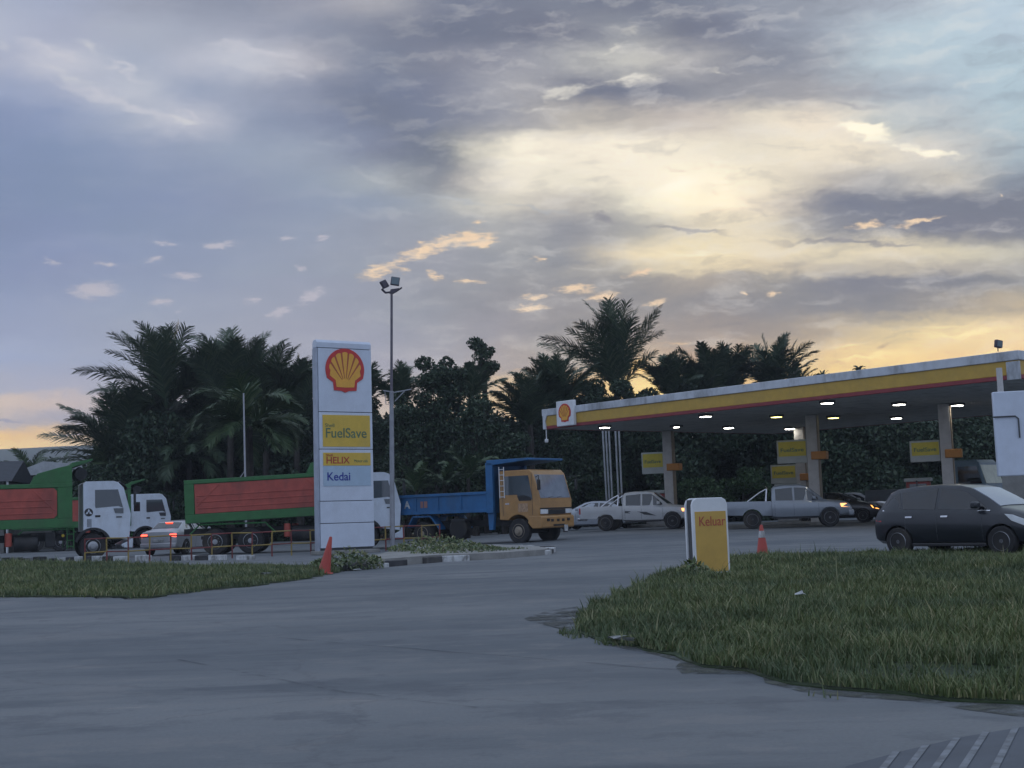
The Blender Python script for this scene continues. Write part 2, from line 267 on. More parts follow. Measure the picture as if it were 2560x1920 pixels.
def tag(o, label=None, cat=None, group=None, kind=None):
    if label: o['label'] = label
    if cat: o['category'] = cat
    if group: o['group'] = group
    if kind: o['kind'] = kind
    return o
def empty(name, loc, rz=0., label=None, cat=None, group=None, rx=0., ry=0., scale=1.):
    o = bpy.data.objects.new(name, None); COL.objects.link(o); o.location = loc
    o.rotation_euler = (rx, ry, rz); o.scale = (scale,) * 3; o.empty_display_size = .3
    return tag(o, label, cat, group)
class MB:
    """collects shapes into one mesh"""
    def __init__(s): s.v = []; s.f = []; s.mi = []; s.m = 0
    def add(s, vs, fs):
        o = len(s.v); s.v += [tuple(v) for v in vs]; s.f += [tuple(i + o for i in f) for f in fs]; s.mi += [s.m] * len(fs); return s
    def box(s, x0, x1, y0, y1, z0, z1):
        return s.add([(x, y, z) for x in (x0, x1) for y in (y0, y1) for z in (z0, z1)],
                     [(0, 1, 3, 2), (4, 6, 7, 5), (0, 4, 5, 1), (2, 3, 7, 6), (0, 2, 6, 4), (1, 5, 7, 3)])
    def prism(s, pts, y0, y1, axis='y'):
        """polygon pts (a,b) extruded; axis y: (x,z); axis x: (y,z); axis z: (x,y)"""
        n = len(pts)
        mk = {'y': lambda p, t: (p[0], t, p[1]), 'x': lambda p, t: (t, p[0], p[1]), 'z': lambda p, t: (p[0], p[1], t)}[axis]
        vs = [mk(p, y0) for p in pts] + [mk(p, y1) for p in pts]
        fs = [tuple(range(n)), tuple(range(2 * n - 1, n - 1, -1))] + [(i, i + n, (i + 1) % n + n, (i + 1) % n) for i in range(n)]
        return s.add(vs, fs)
    def tube(s, pts, r, n=8, r2=None):
        pts = [Vector(p) for p in pts]; base = len(pts); vs = []; fs = []
        for i, p in enumerate(pts):
            t = (pts[min(i + 1, base - 1)] - pts[max(i - 1, 0)]).normalized()
            a = t.orthogonal().normalized() if i == 0 else (a - t * a.dot(t)).normalized()
            b = t.cross(a); rr = r if r2 is None else r + (r2 - r) * i / (base - 1)
            for k in range(n):
                q = 2 * math.pi * k / n; vs.append(p + a * math.cos(q) * rr + b * math.sin(q) * rr)
        for i in range(base - 1):
            for k in range(n): fs.append((i * n + k, i * n + (k + 1) % n, (i + 1) * n + (k + 1) % n, (i + 1) * n + k))
        fs.append(tuple(range(n - 1, -1, -1))); fs.append(tuple((base - 1) * n + k for k in range(n)))
        return s.add(vs, fs)
    def lathe(s, prof, n=24, axis='z', c=(0, 0, 0)):
        """prof: (r, h) pairs round the axis"""
        vs = []; fs = []
        for (r, h) in prof:
            for k in range(n):
                q = 2 * math.pi * k / n; a, b = r * math.cos(q), r * math.sin(q)
                p = {'z': (a, b, h), 'y': (a, h, b), 'x': (h, a, b)}[axis]
                vs.append((p[0] + c[0], p[1] + c[1], p[2] + c[2]))
        m = len(prof)
        for i in range(m - 1):
            for k in range(n): fs.append((i * n + k, i * n + (k + 1) % n, (i + 1) * n + (k + 1) % n, (i + 1) * n + k))
        fs.append(tuple(range(n))); fs.append(tuple((m - 1) * n + k for k in range(n - 1, -1, -1)))
        return s.add(vs, fs)
    def build(s, name, mats, parent=None, bevel=0., seg=2, smooth=30, loc=None, rot=None):
        me = bpy.data.meshes.new(name); me.from_pydata(s.v, [], s.f); me.validate()
        for m in (mats if isinstance(mats, (list, tuple)) else [mats]): me.materials.append(m)
        if isinstance(mats, (list, tuple)) and len(me.polygons) == len(s.mi): me.polygons.foreach_set('material_index', s.mi)
        bm = bmesh.new(); bm.from_mesh(me); bmesh.ops.recalc_face_normals(bm, faces=bm.faces); bm.to_mesh(me); bm.free()
        if smooth:
            me.polygons.foreach_set('use_smooth', [True] * len(me.polygons)); me.set_sharp_from_angle(angle=R(smooth))
        o = bpy.data.objects.new(name, me); COL.objects.link(o)
        if parent is not None: o.parent = parent
        if loc: o.location = loc
        if rot: o.rotation_euler = rot
        if bevel:
            b = o.modifiers.new('bevel', 'BEVEL'); b.width = bevel; b.segments = seg; b.limit_method = 'ANGLE'; b.angle_limit = R(35); b.harden_normals = False
        return o
def alpha_edge(m, amt=1., scale=1.6, lo=.38, hi=.6):
    t = m.node_tree; b = NB(t); co = b.new('ShaderNodeTexCoord').outputs['Object']
    t.links.new(b.math('MULTIPLY', b.smooth(b.noise(co, scale, 8, .7), lo, hi), amt), t.nodes['Principled BSDF'].inputs['Alpha'])
def text(body, name, m, parent, loc, rot, size, width=None, off=.0, ext=.004):
    c = bpy.data.curves.new(name, 'FONT'); c.body = body; c.size = size; c.extrude = ext; c.offset = off
    c.align_x = 'LEFT'; c.align_y = 'CENTER'; c.materials.append(m)
    tmp = bpy.data.objects.new(name, c); COL.objects.link(tmp); bpy.context.view_layer.update()
    me = bpy.data.meshes.new_from_object(tmp.evaluated_get(bpy.context.evaluated_depsgraph_get())); me.name = name
    bpy.data.objects.remove(tmp)
    o = bpy.data.objects.new(name, me); COL.objects.link(o); o.parent = parent; o.location = loc; o.rotation_euler = rot
    if width:
        xs_ = [v.co.x for v in me.vertices]; w = max(xs_) - min(xs_)
        if w > 0: o.scale = (width / w, 1, 1)
    return o
def npmesh(name, V, F, m, parent=None, n=4, smooth=False):
    """V (k,3) float, F (j,n) int faces"""
    me = bpy.data.meshes.new(name); me.vertices.add(len(V)); me.vertices.foreach_set('co', V.astype(np.float32).ravel())
    me.loops.add(F.size); me.loops.foreach_set('vertex_index', F.astype(np.int32).ravel())
    me.polygons.add(len(F)); me.polygons.foreach_set('loop_start', np.arange(0, F.size, n, dtype=np.int32))
    me.update(calc_edges=True); me.materials.append(m)
    if smooth: me.polygons.foreach_set('use_smooth', np.ones(len(F), dtype=bool))
    o = bpy.data.objects.new(name, me); COL.objects.link(o)
    if parent is not None: o.parent = parent
    return o
def cut(o, bmb, name):
    """boolean-cut the closed shape in bmb out of o and bake it"""
    c = bmb.build(name, MATS['rubber'], None, smooth=0)
    md = o.modifiers.new('cut', 'BOOLEAN'); md.operation = 'DIFFERENCE'; md.object = c; md.solver = 'EXACT'; md.use_self = True
    if o.parent: c.parent = o.parent
    bpy.context.view_layer.update()
    dg = bpy.context.evaluated_depsgraph_get()
    me = bpy.data.meshes.new_from_object(o.evaluated_get(dg)); old = o.data
    o.modifiers.clear(); o.data = me; me.set_sharp_from_angle(angle=R(30))
    bpy.data.objects.remove(c)

mat('rubber', (.018, .018, .02), .85)
WHITE = mat('white_paint', (.72, .74, .76), .4, var=.05, dirt=(.35, .33, .3), damt=.25)
CABW = mat('truck_white', (.62, .68, .76), .35, var=.05, dirt=(.3, .29, .27), damt=.3, coat=.3)
CHAS = mat('chassis_black', (.022, .023, .026), .7, var=.3, dirt=(.08, .07, .06), damt=.5)
GREEN = mat('truck_green', (.035, .15, .045), .5, var=.12, dirt=(.06, .1, .05), damt=.4)
TRED = mat('truck_red', (.42, .085, .062), .55, var=.12, dirt=(.14, .05, .045), damt=.5)
BLUE = mat('truck_blue', (.02, .125, .30), .5, var=.12, dirt=(.04, .09, .15), damt=.5)
ORANGE = mat('cab_orange', (.42, .225, .075), .45, var=.1, dirt=(.26, .15, .07), damt=.45, coat=.2)
GLASS = mat('dark_glass', (.012, .016, .02), .04, var=0, spec=1.)
GLASS2 = mat('window_glass', (.05, .065, .075), .05, var=0, spec=1.)
CHROME = mat('chrome', (.6, .6, .62), .2, 1.)
RIM = mat('rim_grey', (.32, .33, .35), .4, .6)
RIMD = mat('rim_dusty', (.26, .22, .17), .7)
TYRE = mat('tyre', (.025, .025, .027), .9, dirt=(.09, .075, .055), damt=.6)
LAMPW = mat('lamp_glass', (.65, .68, .7), .15, coat=.5)
PLAST = mat('black_plastic', (.02, .02, .022), .5)
REDL = mat('red_lamp', (.4, .02, .02), .3)
GALV = mat('galvanised', (.36, .38, .4), .5, .3, var=.2)

# ------------------------------------------------------------------ ground, road
def ground_sheet(name, xs, ys, dz, m):
    V = np.array([(x, y, gz(x, y) + dz) for y in ys for x in xs]); nx, ny = len(xs), len(ys)
    F = np.array([(j * nx + i, j * nx + i + 1, (j + 1) * nx + i + 1, (j + 1) * nx + i) for j in range(ny - 1) for i in range(nx - 1)])
    return npmesh(name, V, F, m, smooth=True)
m = mat('earth', (.05, .065, .035), .95, var=.4, vscale=.3)
xs = sorted(set([-6000, -3000, -1500, -700, -400, -250] + list(range(-160, 161, 5)) + [250, 400, 700, 1500, 3000, 6000]))
ys = sorted(set([-3000, -1000, -300, -100] + list(range(-40, 256, 5)) + [400, 700, 1500, 3000, 6000, 9000]))
tag(ground_sheet('ground', xs, ys, -.06, m), kind='structure')
# asphalt with streaks, patches, oil and fine cracks
am = bpy.data.materials.new('asphalt'); am.use_nodes = True; b = NB(am.node_tree); p = am.node_tree.nodes['Principled BSDF']
co = b.new('ShaderNodeTexCoord').outputs['Object']
big = b.noise(b.mapping(co, rot=(0, 0, R(-12)), scale=(.06, .16, 1)), 1, 6, .6)
mid = b.noise(b.mapping(co, loc=(3, 8, 0), rot=(0, 0, R(-16)), scale=(.22, 1.1, 1)), 1, 8, .65)
grit = b.noise(co, 34, 5, .7)
blot = b.noise(b.mapping(co, loc=(7, 3, 0), scale=(1, 1.3, 1)), .9, 9, .72)
c = b.mixc(b.smooth(big, .32, .68), (.100, .118, .132, 1), (.205, .215, .218, 1))
c = b.mixc(b.math('MULTIPLY', b.smooth(mid, .5, .7), .65), c, (.070, .086, .102, 1))
c = b.mixc(b.math('MULTIPLY', b.smooth(mid, .5, .25), .4), c, (.235, .225, .215, 1))
c = b.mixc(b.math('MULTIPLY', b.smooth(grit, .35, .7), .35), c, (.11, .11, .12, 1))
c = b.mixc(b.math('MULTIPLY', b.smooth(blot, .52, .62), .45), c, (.085, .094, .108, 1))
c = b.mixc(b.math('MULTIPLY', b.smooth(blot, .46, .38), .4), c, (.215, .21, .205, 1))
pale = b.noise(b.mapping(co, loc=(1, 1, 0), scale=(.5, 1.6, 1)), 1, 8, .75)
c = b.mixc(b.math('MULTIPLY', b.smooth(pale, .6, .72), .45), c, (.33, .31, .28, 1))
vor = b.new('ShaderNodeTexVoronoi', feature='DISTANCE_TO_EDGE'); vor.inputs['Scale'].default_value = .22
am.node_tree.links.new(b.vmath('ADD', b.mapping(co, scale=(1, 1.4, 1)), b.vmath('MULTIPLY', b.noise(co, 1.1, 5, .6, col=True), (1.6, 1.6, 0))), vor.inputs['Vector'])
c = b.mixc(b.math('MULTIPLY', b.smooth(vor.outputs['Distance'], .009, .0), .22), c, (.07, .07, .08, 1))
am.node_tree.links.new(c, p.inputs['Base Color']); p.inputs['Roughness'].default_value = .8
p.inputs['Specular IOR Level'].default_value = .35
bn = b.new('ShaderNodeBump'); bn.inputs['Strength'].default_value = .35; bn.inputs['Distance'].default_value = .02
am.node_tree.links.new(b.noise(co, 26, 6, .7), bn.inputs['Height']); am.node_tree.links.new(bn.outputs[0], p.inputs['Normal'])
tag(ground_sheet('road', list(range(-90, 91, 2)), list(range(-14, 96, 2)), .0, am), kind='structure')
# long tar seams running across the road
def strip(name, pts, w, m, dz=.006, kind='structure'):
    V = []
    for i, q in enumerate(pts):
        a = pts[max(i - 1, 0)]; c_ = pts[min(i + 1, len(pts) - 1)]
        t = Vector((c_[0] - a[0], c_[1] - a[1])).normalized(); n = Vector((-t.y, t.x)) * w / 2
        for s in (-1, 1): V.append((q[0] + n.x * s, q[1] + n.y * s, gz(q[0], q[1]) + dz))
    F = [(2 * i, 2 * i + 1, 2 * i + 3, 2 * i + 2) for i in range(len(pts) - 1)]
    return tag(npmesh(name, np.array(V), np.array(F), m), kind=kind)
TAR = mat('tar', (.07, .08, .095), .75, var=.25, vscale=2); alpha_edge(TAR, .4, 1.1, .4, .65)
rng = random.Random(4)
def seam(ps, w):
    q = [gpg(*a) for a in ps]; out = []
    for i in range(len(q) - 1):
        for k in range(8):
            t = k / 8; v = q[i].lerp(q[i + 1], t); out.append((v.x + rng.uniform(-.02, .02), v.y + rng.uniform(-.03, .03)))
    return strip('road_seam', out, w, TAR)
seam([(205, 632), (420, 650), (690, 671), (900, 688)], .05)
seam([(180, 660), (330, 690), (500, 712)], .04)
seam([(440, 587), (560, 583), (660, 586)], .03)
# reflection in the window glass, painted as a dark striped patch on the asphalt
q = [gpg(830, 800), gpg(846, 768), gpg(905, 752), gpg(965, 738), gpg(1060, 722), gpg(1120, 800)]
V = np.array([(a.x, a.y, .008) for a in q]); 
HP = mat('reflection_dark', (.085, .097, .115), .8, var=.1)
tag(npmesh('reflection_patch', V, np.array([[0, 1, 2, 3, 4, 5]]), HP, n=6), kind='structure')
HL = mat('reflection_line', (.155, .17, .19), .7, var=.35, vscale=9)  # pale stripes of the same glass reflection, laid as strips on the road
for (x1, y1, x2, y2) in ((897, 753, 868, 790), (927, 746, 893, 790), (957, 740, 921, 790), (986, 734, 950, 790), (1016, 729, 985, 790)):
    a, c_ = gpg(x1, y1), gpg(x2, y2); strip('reflection_stripe', [(a.x, a.y), (c_.x, c_.y)], .035, HL, .012)

# ------------------------------------------------------------------ grass
def in_poly(px, py, poly):
    c = np.zeros(len(px), bool); n = len(poly); j = n - 1
    for i in range(n):
        xi, yi = poly[i]; xj, yj = poly[j]
        c ^= ((yi > py) != (yj > py)) & (px < (xj - xi) * (py - yi) / (yj - yi + 1e-12) + xi); j = i
    return c
def wob(x, y):
    return np.sin(x * 1.3 + y * .7) * .5 + np.sin(x * .37 - y * 1.9 + 2) * .3 + np.sin(x * 3.1 + y * 2.3) * .2
GR = bpy.data.materials.new('grass_blades'); GR.use_nodes = True; b = NB(GR.node_tree); p = GR.node_tree.nodes['Principled BSDF']
co = b.new('ShaderNodeTexCoord').outputs['Object']; g = b.new('ShaderNodeNewGeometry').outputs['Random Per Island']
c = b.ramp(g, [(0, (.075, .108, .035, 1)), (.5, (.13, .17, .055, 1)), (.8, (.20, .22, .09, 1)), (1, (.36, .32, .17, 1))])
c = b.mixc(b.smooth(b.noise(b.mapping(co, scale=(.7, 1.2, 1)), .5, 6, .65), .4, .62), c, b.mixc(.6, c, (.045, .078, .04, 1)))
GR.node_tree.links.new(c, p.inputs['Base Color']); p.inputs['Roughness'].default_value = .6
CONC2 = mat('pale_concrete', (.34, .34, .33), .85, var=.2)
SOIL = mat('turf', (.035, .055, .022), .95, var=.4, vscale=2.5, dirt=(.07, .06, .04), damt=.5)
def grass(name, poly, dens_fn, h_fn, n, seed, label, edge_w=.0, w=.0032):
    r = np.random.default_rng(seed); P = np.array(poly); lo, hi = P.min(0), P.max(0)
    x = r.uniform(lo[0], hi[0], n * 3); y = r.uniform(lo[1], hi[1], n * 3)
    k = in_poly(x, y, poly) & (r.random(n * 3) < dens_fn(x, y)); x, y = x[k][:n], y[k][:n]; n = len(x)
    z = np.array([gz(a, c_) for a, c_ in zip(x, y)]) + mound(x, y, name) - .02
    h = h_fn(x, y) * r.lognormal(0, .35, n); a = r.uniform(0, 2 * np.pi, n); la = r.uniform(0, 2 * np.pi, n); ln = r.uniform(.1, .75, n) * h
    dist = np.hypot(x, y); ww = w * r.uniform(.7, 1.5, n) * (1 + dist / 14)
    cx, sy = np.cos(a) * ww, np.sin(a) * ww
    b0 = np.stack([x - cx, y - sy, z], 1); b1 = np.stack([x + cx, y + sy, z], 1)
    mx, my, mz = x + np.cos(la) * ln * .35, y + np.sin(la) * ln * .35, z + h * .6
    m0 = np.stack([mx - cx * .7, my - sy * .7, mz], 1); m1 = np.stack([mx + cx * .7, my + sy * .7, mz], 1)
    t0 = np.stack([x + np.cos(la) * ln - cx * .12, y + np.sin(la) * ln - sy * .12, z + h], 1); t1 = t0 + np.stack([cx * .24, sy * .24, 0 * x], 1)
    V = np.stack([b0, b1, m0, m1, t0, t1], 1).reshape(-1, 3); i = np.arange(n)[:, None] * 6
    F = np.concatenate([i + np.array([[0, 1, 3, 2]]), i + np.array([[2, 3, 5, 4]])], 0)
    tag(npmesh(name, V, F, GR), label, 'grass', kind='stuff')
def mound(x, y, name):
    if name != 'island_grass': return (.05 if name[0] == 'v' else .02) + 0 * x
    d = np.clip((28 - y) / 16, 0, 1)
    return .045 + 0 * x
isl = [gpg(*q) for q in ((573, 632), (590, 612), (618, 599), (640, 588), (668, 576), (700, 566), (745, 560), (830, 556), (930, 554), (1110, 548), (1110, 716), (1024, 706), (950, 701), (880, 695), (800, 685), (741, 673), (690, 662), (648, 650), (604, 644))]
def ragged(poly, amp, seed):
    rg = random.Random(seed); o = []
    for i, a in enumerate(poly):
        b_ = poly[(i + 1) % len(poly)]; n = max(1, int((Vector((b_[0] - a[0], b_[1] - a[1]))).length / .35))
        for k in range(n):
            t = k / n; o.append((a[0] + (b_[0] - a[0]) * t + rg.uniform(-amp, amp), a[1] + (b_[1] - a[1]) * t + rg.uniform(-amp, amp)))
    return o
isl = ragged([(a.x, a.y) for a in isl], .09, 5)
vrg = [gpg(*q) for q in ((-60, 598), (60, 597), (150, 598), (200, 591), (255, 586), (300, 580), (336, 573), (334, 566), (300, 568), (200, 569), (90, 566), (0, 566), (-60, 566))]
vrg = ragged([(a.x, a.y) for a in vrg], .12, 6)
def turf(name, poly, dz):
    bm = MB(); bm.prism(poly, -.05, dz, 'z'); o = bm.build(name, SOIL, None, bevel=0, smooth=0)
    return tag(o, kind='structure')
turf('grass_island_ground', isl, .012); turf('grass_verge_ground', vrg, .02)
# thin scruffy tongue where soil spills on the asphalt
rk = [gpg(*q) for q in ((752, 561), (790, 559), (850, 557), (905, 556), (960, 553.5), (1060, 549))]
strip('kerb_edge', [(a.x, a.y + .25) for a in rk], .22, CONC2, .05)
grass('island_grass', isl, lambda x, y: (.12 + .88 * (wob(x * 1.7, y * 1.7) > -.3)) * (.3 + .7 * (wob(x * 4.1 + 2, y * 3.7) > -.45)) * np.where((x > 3.0) & (x < 4.5) & (y > 21.6) & (y < 23.4), .3, 1), lambda x, y: np.clip(.055 + .03 * wob(x, y) + .035 * np.maximum(0, wob(x * .8 + 3, y * .9 + 1)) + .035 * (wob(x * 4, y * 4) > .45), .02, .3), 380000, 1, 'long weedy green grass covering the island round the yellow exit sign')
grass('verge_grass', vrg, lambda x, y: .5 + .5 * (wob(x, y) > -.5), lambda x, y: np.clip(.07 + .03 * wob(x, y) + .05 * np.clip((y - 36) / 5, 0, 1), .03, .3), 150000, 2, 'green grass verge between the road and the red and yellow railing')
def weed(loc, r, h, n, seed, label, name='weed_clump'):
    rg = np.random.default_rng(seed); V = []; F = []
    for i in range(n):
        a = rg.uniform(0, 6.28); rr = r * math.sqrt(rg.random()); x, y = rr * math.cos(a), rr * math.sin(a)
        zz = h * rg.random() ** .7 * (1 - .6 * rr / r); s = rg.uniform(.03, .08); d = rg.normal(size=3); d /= np.linalg.norm(d); e = np.cross(d, rg.normal(size=3)); e /= np.linalg.norm(e)
        c_ = np.array([x, y, zz]); k = len(V); V += [c_ - d * s, c_ + e * s * .45, c_ + d * s, c_ - e * s * .45]; F.append((k, k + 1, k + 2, k + 3))
    o = npmesh(name, np.array(V), np.array(F), GR); o.location = loc
    return tag(o, label, 'weeds', kind='stuff')

DSO = mat('damp_soil', (.07, .075, .07), .95, var=.3, vscale=4); alpha_edge(DSO, .95, 2.2, .42, .6)
tg = [gpg(*q) for q in ((524, 619), (548, 611), (585, 606), (612, 603), (600, 622), (578, 634), (556, 628), (538, 624))]
V = np.array([(a.x, a.y, .007) for a in tg]); tag(npmesh('soil_patch', V, np.array([list(range(8))]), DSO, n=8), kind='structure')
ESO = mat('edge_soil', (.075, .08, .065), .95, var=.35, vscale=5); alpha_edge(ESO, .9, 2.4)
def soil_rim(poly, k, seed):
    P_ = ragged(poly, .16, seed); cx = sum(a[0] for a in P_) / len(P_); cy = sum(a[1] for a in P_) / len(P_)
    P_ = [(cx + (x - cx) * (1 + k), cy + (y - cy) * (1 + k) - .12) for x, y in P_]
    V = np.array([(x, y, gz(x, y) + .004) for x, y in P_] + [(cx, cy, -.03)]); n = len(P_)
    tag(npmesh('soil_edge', V, np.array([(i, (i + 1) % n, n) for i in range(n)]), ESO, n=3), kind='structure')
def grow(poly, k):
    cx = sum(a[0] for a in poly) / len(poly); cy = sum(a[1] for a in poly) / len(poly)
    return [(cx + (x - cx) * (1 + k), cy + (y - cy) * (1 + k)) for x, y in poly]
grass('stray_grass', grow(isl, .035), lambda x, y: (wob(x * 3.3, y * 3.3) > .30) * .9, lambda x, y: .045 + .06 * (wob(x * 5, y * 5) > .3), 60000, 11, 'stray tufts of grass spilling over the edge of the island')
grass('stray_verge_grass', grow(vrg, .012), lambda x, y: (wob(x * 3, y * 3) > .30) * .9, lambda x, y: .06 + .08 * (wob(x * 4, y * 4) > .3), 30000, 12, 'stray tufts of grass spilling over the edge of the left verge')
soil_rim(isl, .02, 8); soil_rim(vrg, .01, 9)
# ------------------------------------------------------------------ kerbs (black and white blocks)
KB = mat('kerb_black', (.04, .04, .045), .8, var=.3, dirt=(.15, .14, .12), damt=.5)
KW = mat('kerb_white', (.52, .53, .53), .8, var=.2, dirt=(.10, .095, .085), damt=.9, dscale=4)
CONC = mat('concrete', (.26, .255, .24), .85, var=.15, dirt=(.12, .12, .1), damt=.4)
def kerb(name, pts, w=.28, h=.16, blk=.85, seed=0):
    rg = random.Random(seed); P = [Vector(q) for q in pts]; mb = MB(); ln = 0; i = 0; col_ = 0
    segs = []
    for a, c_ in zip(P, P[1:]):
        L = (c_ - a).length; n = max(1, round(L / blk)); t = (c_ - a) / n
        for k in range(n): segs.append((a + t * k, a + t * (k + 1)))
    for (a, c_) in segs:
        t = (c_ - a).normalized(); n = Vector((-t.y, t.x)) * w / 2; z = gz(a.x, a.y); g_ = t * .012
        hh = h * rg.uniform(.85, 1.05); a2, c2 = a + g_, c_ - g_
        mb.m = col_; col_ = 1 - col_
        if rg.random() < .12: continue
        hh *= rg.choice((1, 1, .9, .75))
        mb.prism([(a2.x - n.x, a2.y - n.y), (c2.x - n.x, c2.y - n.y), (c2.x + n.x, c2.y + n.y), (a2.x + n.x, a2.y + n.y)], z - .02, z + hh, 'z')
    o = mb.build(name, [KB, KW], None, bevel=.02, smooth=0); return tag(o, kind='structure')
k1 = [gpg(*q) for q in ((347, 571), (385, 567), (440, 562), (500, 559), (545, 555), (551, 552))]
kerb('kerb', [(a.x, a.y) for a in k1], seed=1)
k2 = [gpg(*q) for q in ((551, 552), (520, 549.5), (470, 549), (420, 549))]
kerb('kerb', [(a.x, a.y) for a in k2], seed=2)
k3 = [gpg(*q) for q in ((-60, 563), (0, 562.5), (90, 562), (180, 561), (250, 560))]
kerb('kerb', [(a.x, a.y + .5) for a in k3], blk=.6, h=.2, seed=3)
ip = [(a.x, a.y) for a in k1] + [(a.x, a.y) for a in k2[1:]]
mb = MB(); mb.prism(ip, 0, .22, 'z'); tag(mb.build('traffic_island', CONC, None, smooth=0), kind='structure')
for i, (px, py, r, h, s, lb) in enumerate(((348, 570, .9, .6, 1, 'green weeds growing beside the orange cone at the end of the railing'), (436, 556, 1.5, .75, 2, 'tall green weeds spreading over the kerb below the rear wheel of the blue truck'), (462, 558, 1.5, .5, 3, 'low weeds in the middle of the kerbed island'), (505, 555, 1.2, .25, 4, 'sparse low weeds near the tip of the kerbed island'))):
    weed(gpg(px, py), r, h, [900, 1600, 1200, 500][i], s, lb)
weed(gpg(694, 580), .3, .42, 300, 9, 'leafy weeds climbing the foot of the yellow exit sign')

# ------------------------------------------------------------------ red and yellow railing
RR = mat('railing_red', (.17, .03, .03), .6, var=.15, dirt=(.14, .06, .05), damt=.5)
RY = mat('railing_yellow', (.28, .20, .05), .6, var=.15, dirt=(.22, .16, .07), damt=.5)
rail = empty('railing', at(262, 46.5), 0, 'pipe railing painted in red and yellow bands along the grass verge', 'railing')
A, B = at(85, 44), at(440, 49)
off = rail.location
mt, mm = MB(), MB(); N = 18
for i in range(N):
    a = A.lerp(B, i / N) - off; c_ = A.lerp(B, (i + 1) / N) - off
    for mb, z, ph in ((mt, .87, 0), (mm, .42, 1)):
        mb.m = (i + ph) % 2; sag = .012 * math.sin(i * 2.1)
        mb.tube([a + Vector((0, 0, z + sag)), c_ + Vector((0, 0, z + .012 * math.sin((i + 1) * 2.1)))], .023, 8)
mt.build('top_rail', [RR, RY], rail); mm.build('middle_rail', [RR, RY], rail)
for i in range(N + 1):
    a = A.lerp(B, i / N) - off; mb = MB(); k = i % 2; tl = .015 * math.sin(i * 5)
    mb.m = k; mb.tube([a + Vector((0, 0, .43)), a + Vector((tl, 0, .9))], .027, 8)
    mb.m = 1 - k; mb.tube([a + Vector((0, 0, 0)), a + Vector((0, 0, .44))], .028, 8)
    mb.build('post', [RR, RY], rail)

# ------------------------------------------------------------------ traffic cones
CO = mat('cone_orange', (.42, .055, .04), .5, var=.1, dirt=(.25, .06, .04), damt=.4)
def cone(loc, tilt, label, band=True, h=.75, rz=0):
    t = empty('traffic_cone', loc, rz, label, 'cone', 'orange traffic cones', ry=tilt)
    mb = MB(); mb.box(-.2, .2, -.2, .2, 0, .04); mb.build('base', CO, t, bevel=.015)
    mb = MB(); mb.lathe([(.15, .04), (.135, .1), (.035, h - .02), (.025, h)], 20); mb.build('cone_body', CO, t)
    if band:
        k = lambda z: .135 + (.035 - .135) * (z - .1) / (h - .12) + .004
        mb = MB(); mb.lathe([(k(h * .62), h * .62), (k(h * .82), h * .82)], 20); mb.build('white_band', KW, t)
cone(gpg(324, 574) + Vector((0, 0, .02)), R(12), 'orange traffic cone leaning over at the end of the grass verge', False, .85)
cone(gpg(763, 558.5), 0, 'upright orange cone with a white band behind the yellow exit sign')

# ------------------------------------------------------------------ exit sign on the island
YEL = mat('sign_yellow', (.58, .36, .08), .45, var=.06, dirt=(.34, .25, .1), damt=.3)
SRED = mat('sign_red', (.42, .08, .05), .5, var=.15)
GREY = mat('sign_edge_grey', (.06, .065, .07), .6)
def pecten(parent, name, loc, rot, s, depth=.03):
    """scallop badge in the local x-z plane facing -y"""
    def arc(r, a0, a1, n, sc=0):
        o = []
        for i in range(n + 1):
            a = R(a0 + (a1 - a0) * i / n); rr = r * (1 - sc * abs(math.sin(a * 7 + 0)) ** 8) if sc else r
            o.append((rr * math.cos(a), rr * math.sin(a)))
        return o
    e = empty(name, loc); e.parent = parent; e.rotation_euler = rot; e.scale = (s,) * 3
    outer = arc(1, -12, 192, 44) + [(-.93, -.42), (-.62, -.62), (-.58, -1.0), (-.2, -1.02), (0, -1.1), (.2, -1.02), (.58, -1.0), (.62, -.62), (.93, -.42)]
    mb = MB(); mb.prism(outer, -depth / s, 0); mb.build('red_rim', mat('badge_red', (.55, .035, .03), .4, var=.08), e, smooth=0)
    n = 7; inner = []
    for i in range(n):                                             # scalloped upper rim
        a0, a1 = -4 + 188 * i / n, -4 + 188 * (i + 1) / n
        for k in range(6):
            t = k / 5; a = R(a0 + (a1 - a0) * t); r = .83 - .07 * (abs(t - .5) * 2) ** 2.5
            inner.append((r * math.cos(a), r * math.sin(a)))
    inner += [(-.8, -.3), (-.5, -.52), (-.46, -.84), (0, -.86), (.46, -.84), (.5, -.52), (.8, -.3)]
    mb = MB(); mb.prism(inner, -(depth + .012) / s, -(depth * .5) / s); mb.build('yellow_fan', mat('badge_yellow', (.80, .40, .05), .4, var=.05), e, smooth=0)
    mb = MB()
    for i in range(n + 1):
        a = R(-4 + 188 * i / n)
        if i in (0, n): continue
        tip = Vector((.80 * math.cos(a), .80 * math.sin(a))); root = Vector((.30 * math.cos(a) * .6, -.55 + .12 * math.sin(a)))
        d = (tip - root).normalized(); nn = Vector((-d.y, d.x)); 
        mb.prism([(root - nn * .012)[:], (tip - nn * .045)[:], (tip + nn * .045)[:], (root + nn * .012)[:]], -(depth + .018) / s, -(depth * .9) / s)
    mb.build('rib_line', mat('badge_red2', (.42, .08, .03), .4), e, smooth=0)
    return e
es = empty('exit_sign', at(709, 23.3) + Vector((0, 0, .0)), R(17), 'low yellow and white sign with red lettering standing in the grass island', 'sign')
w, d, h = .345, .165, 1.40
pr = [(-w, 0), (w, 0), (w, h - .12), (w - .03, h - .04), (w - .1, h), (-w + .1, h), (-w + .03, h - .04), (-w, h - .12)]
mb = MB(); mb.prism(pr, -d, -d + .06); mb.build('front_panel', WHITE, es, bevel=.012)
mb = MB(); mb.prism(pr, d - .06, d); mb.build('rear_panel', WHITE, es, bevel=.012)
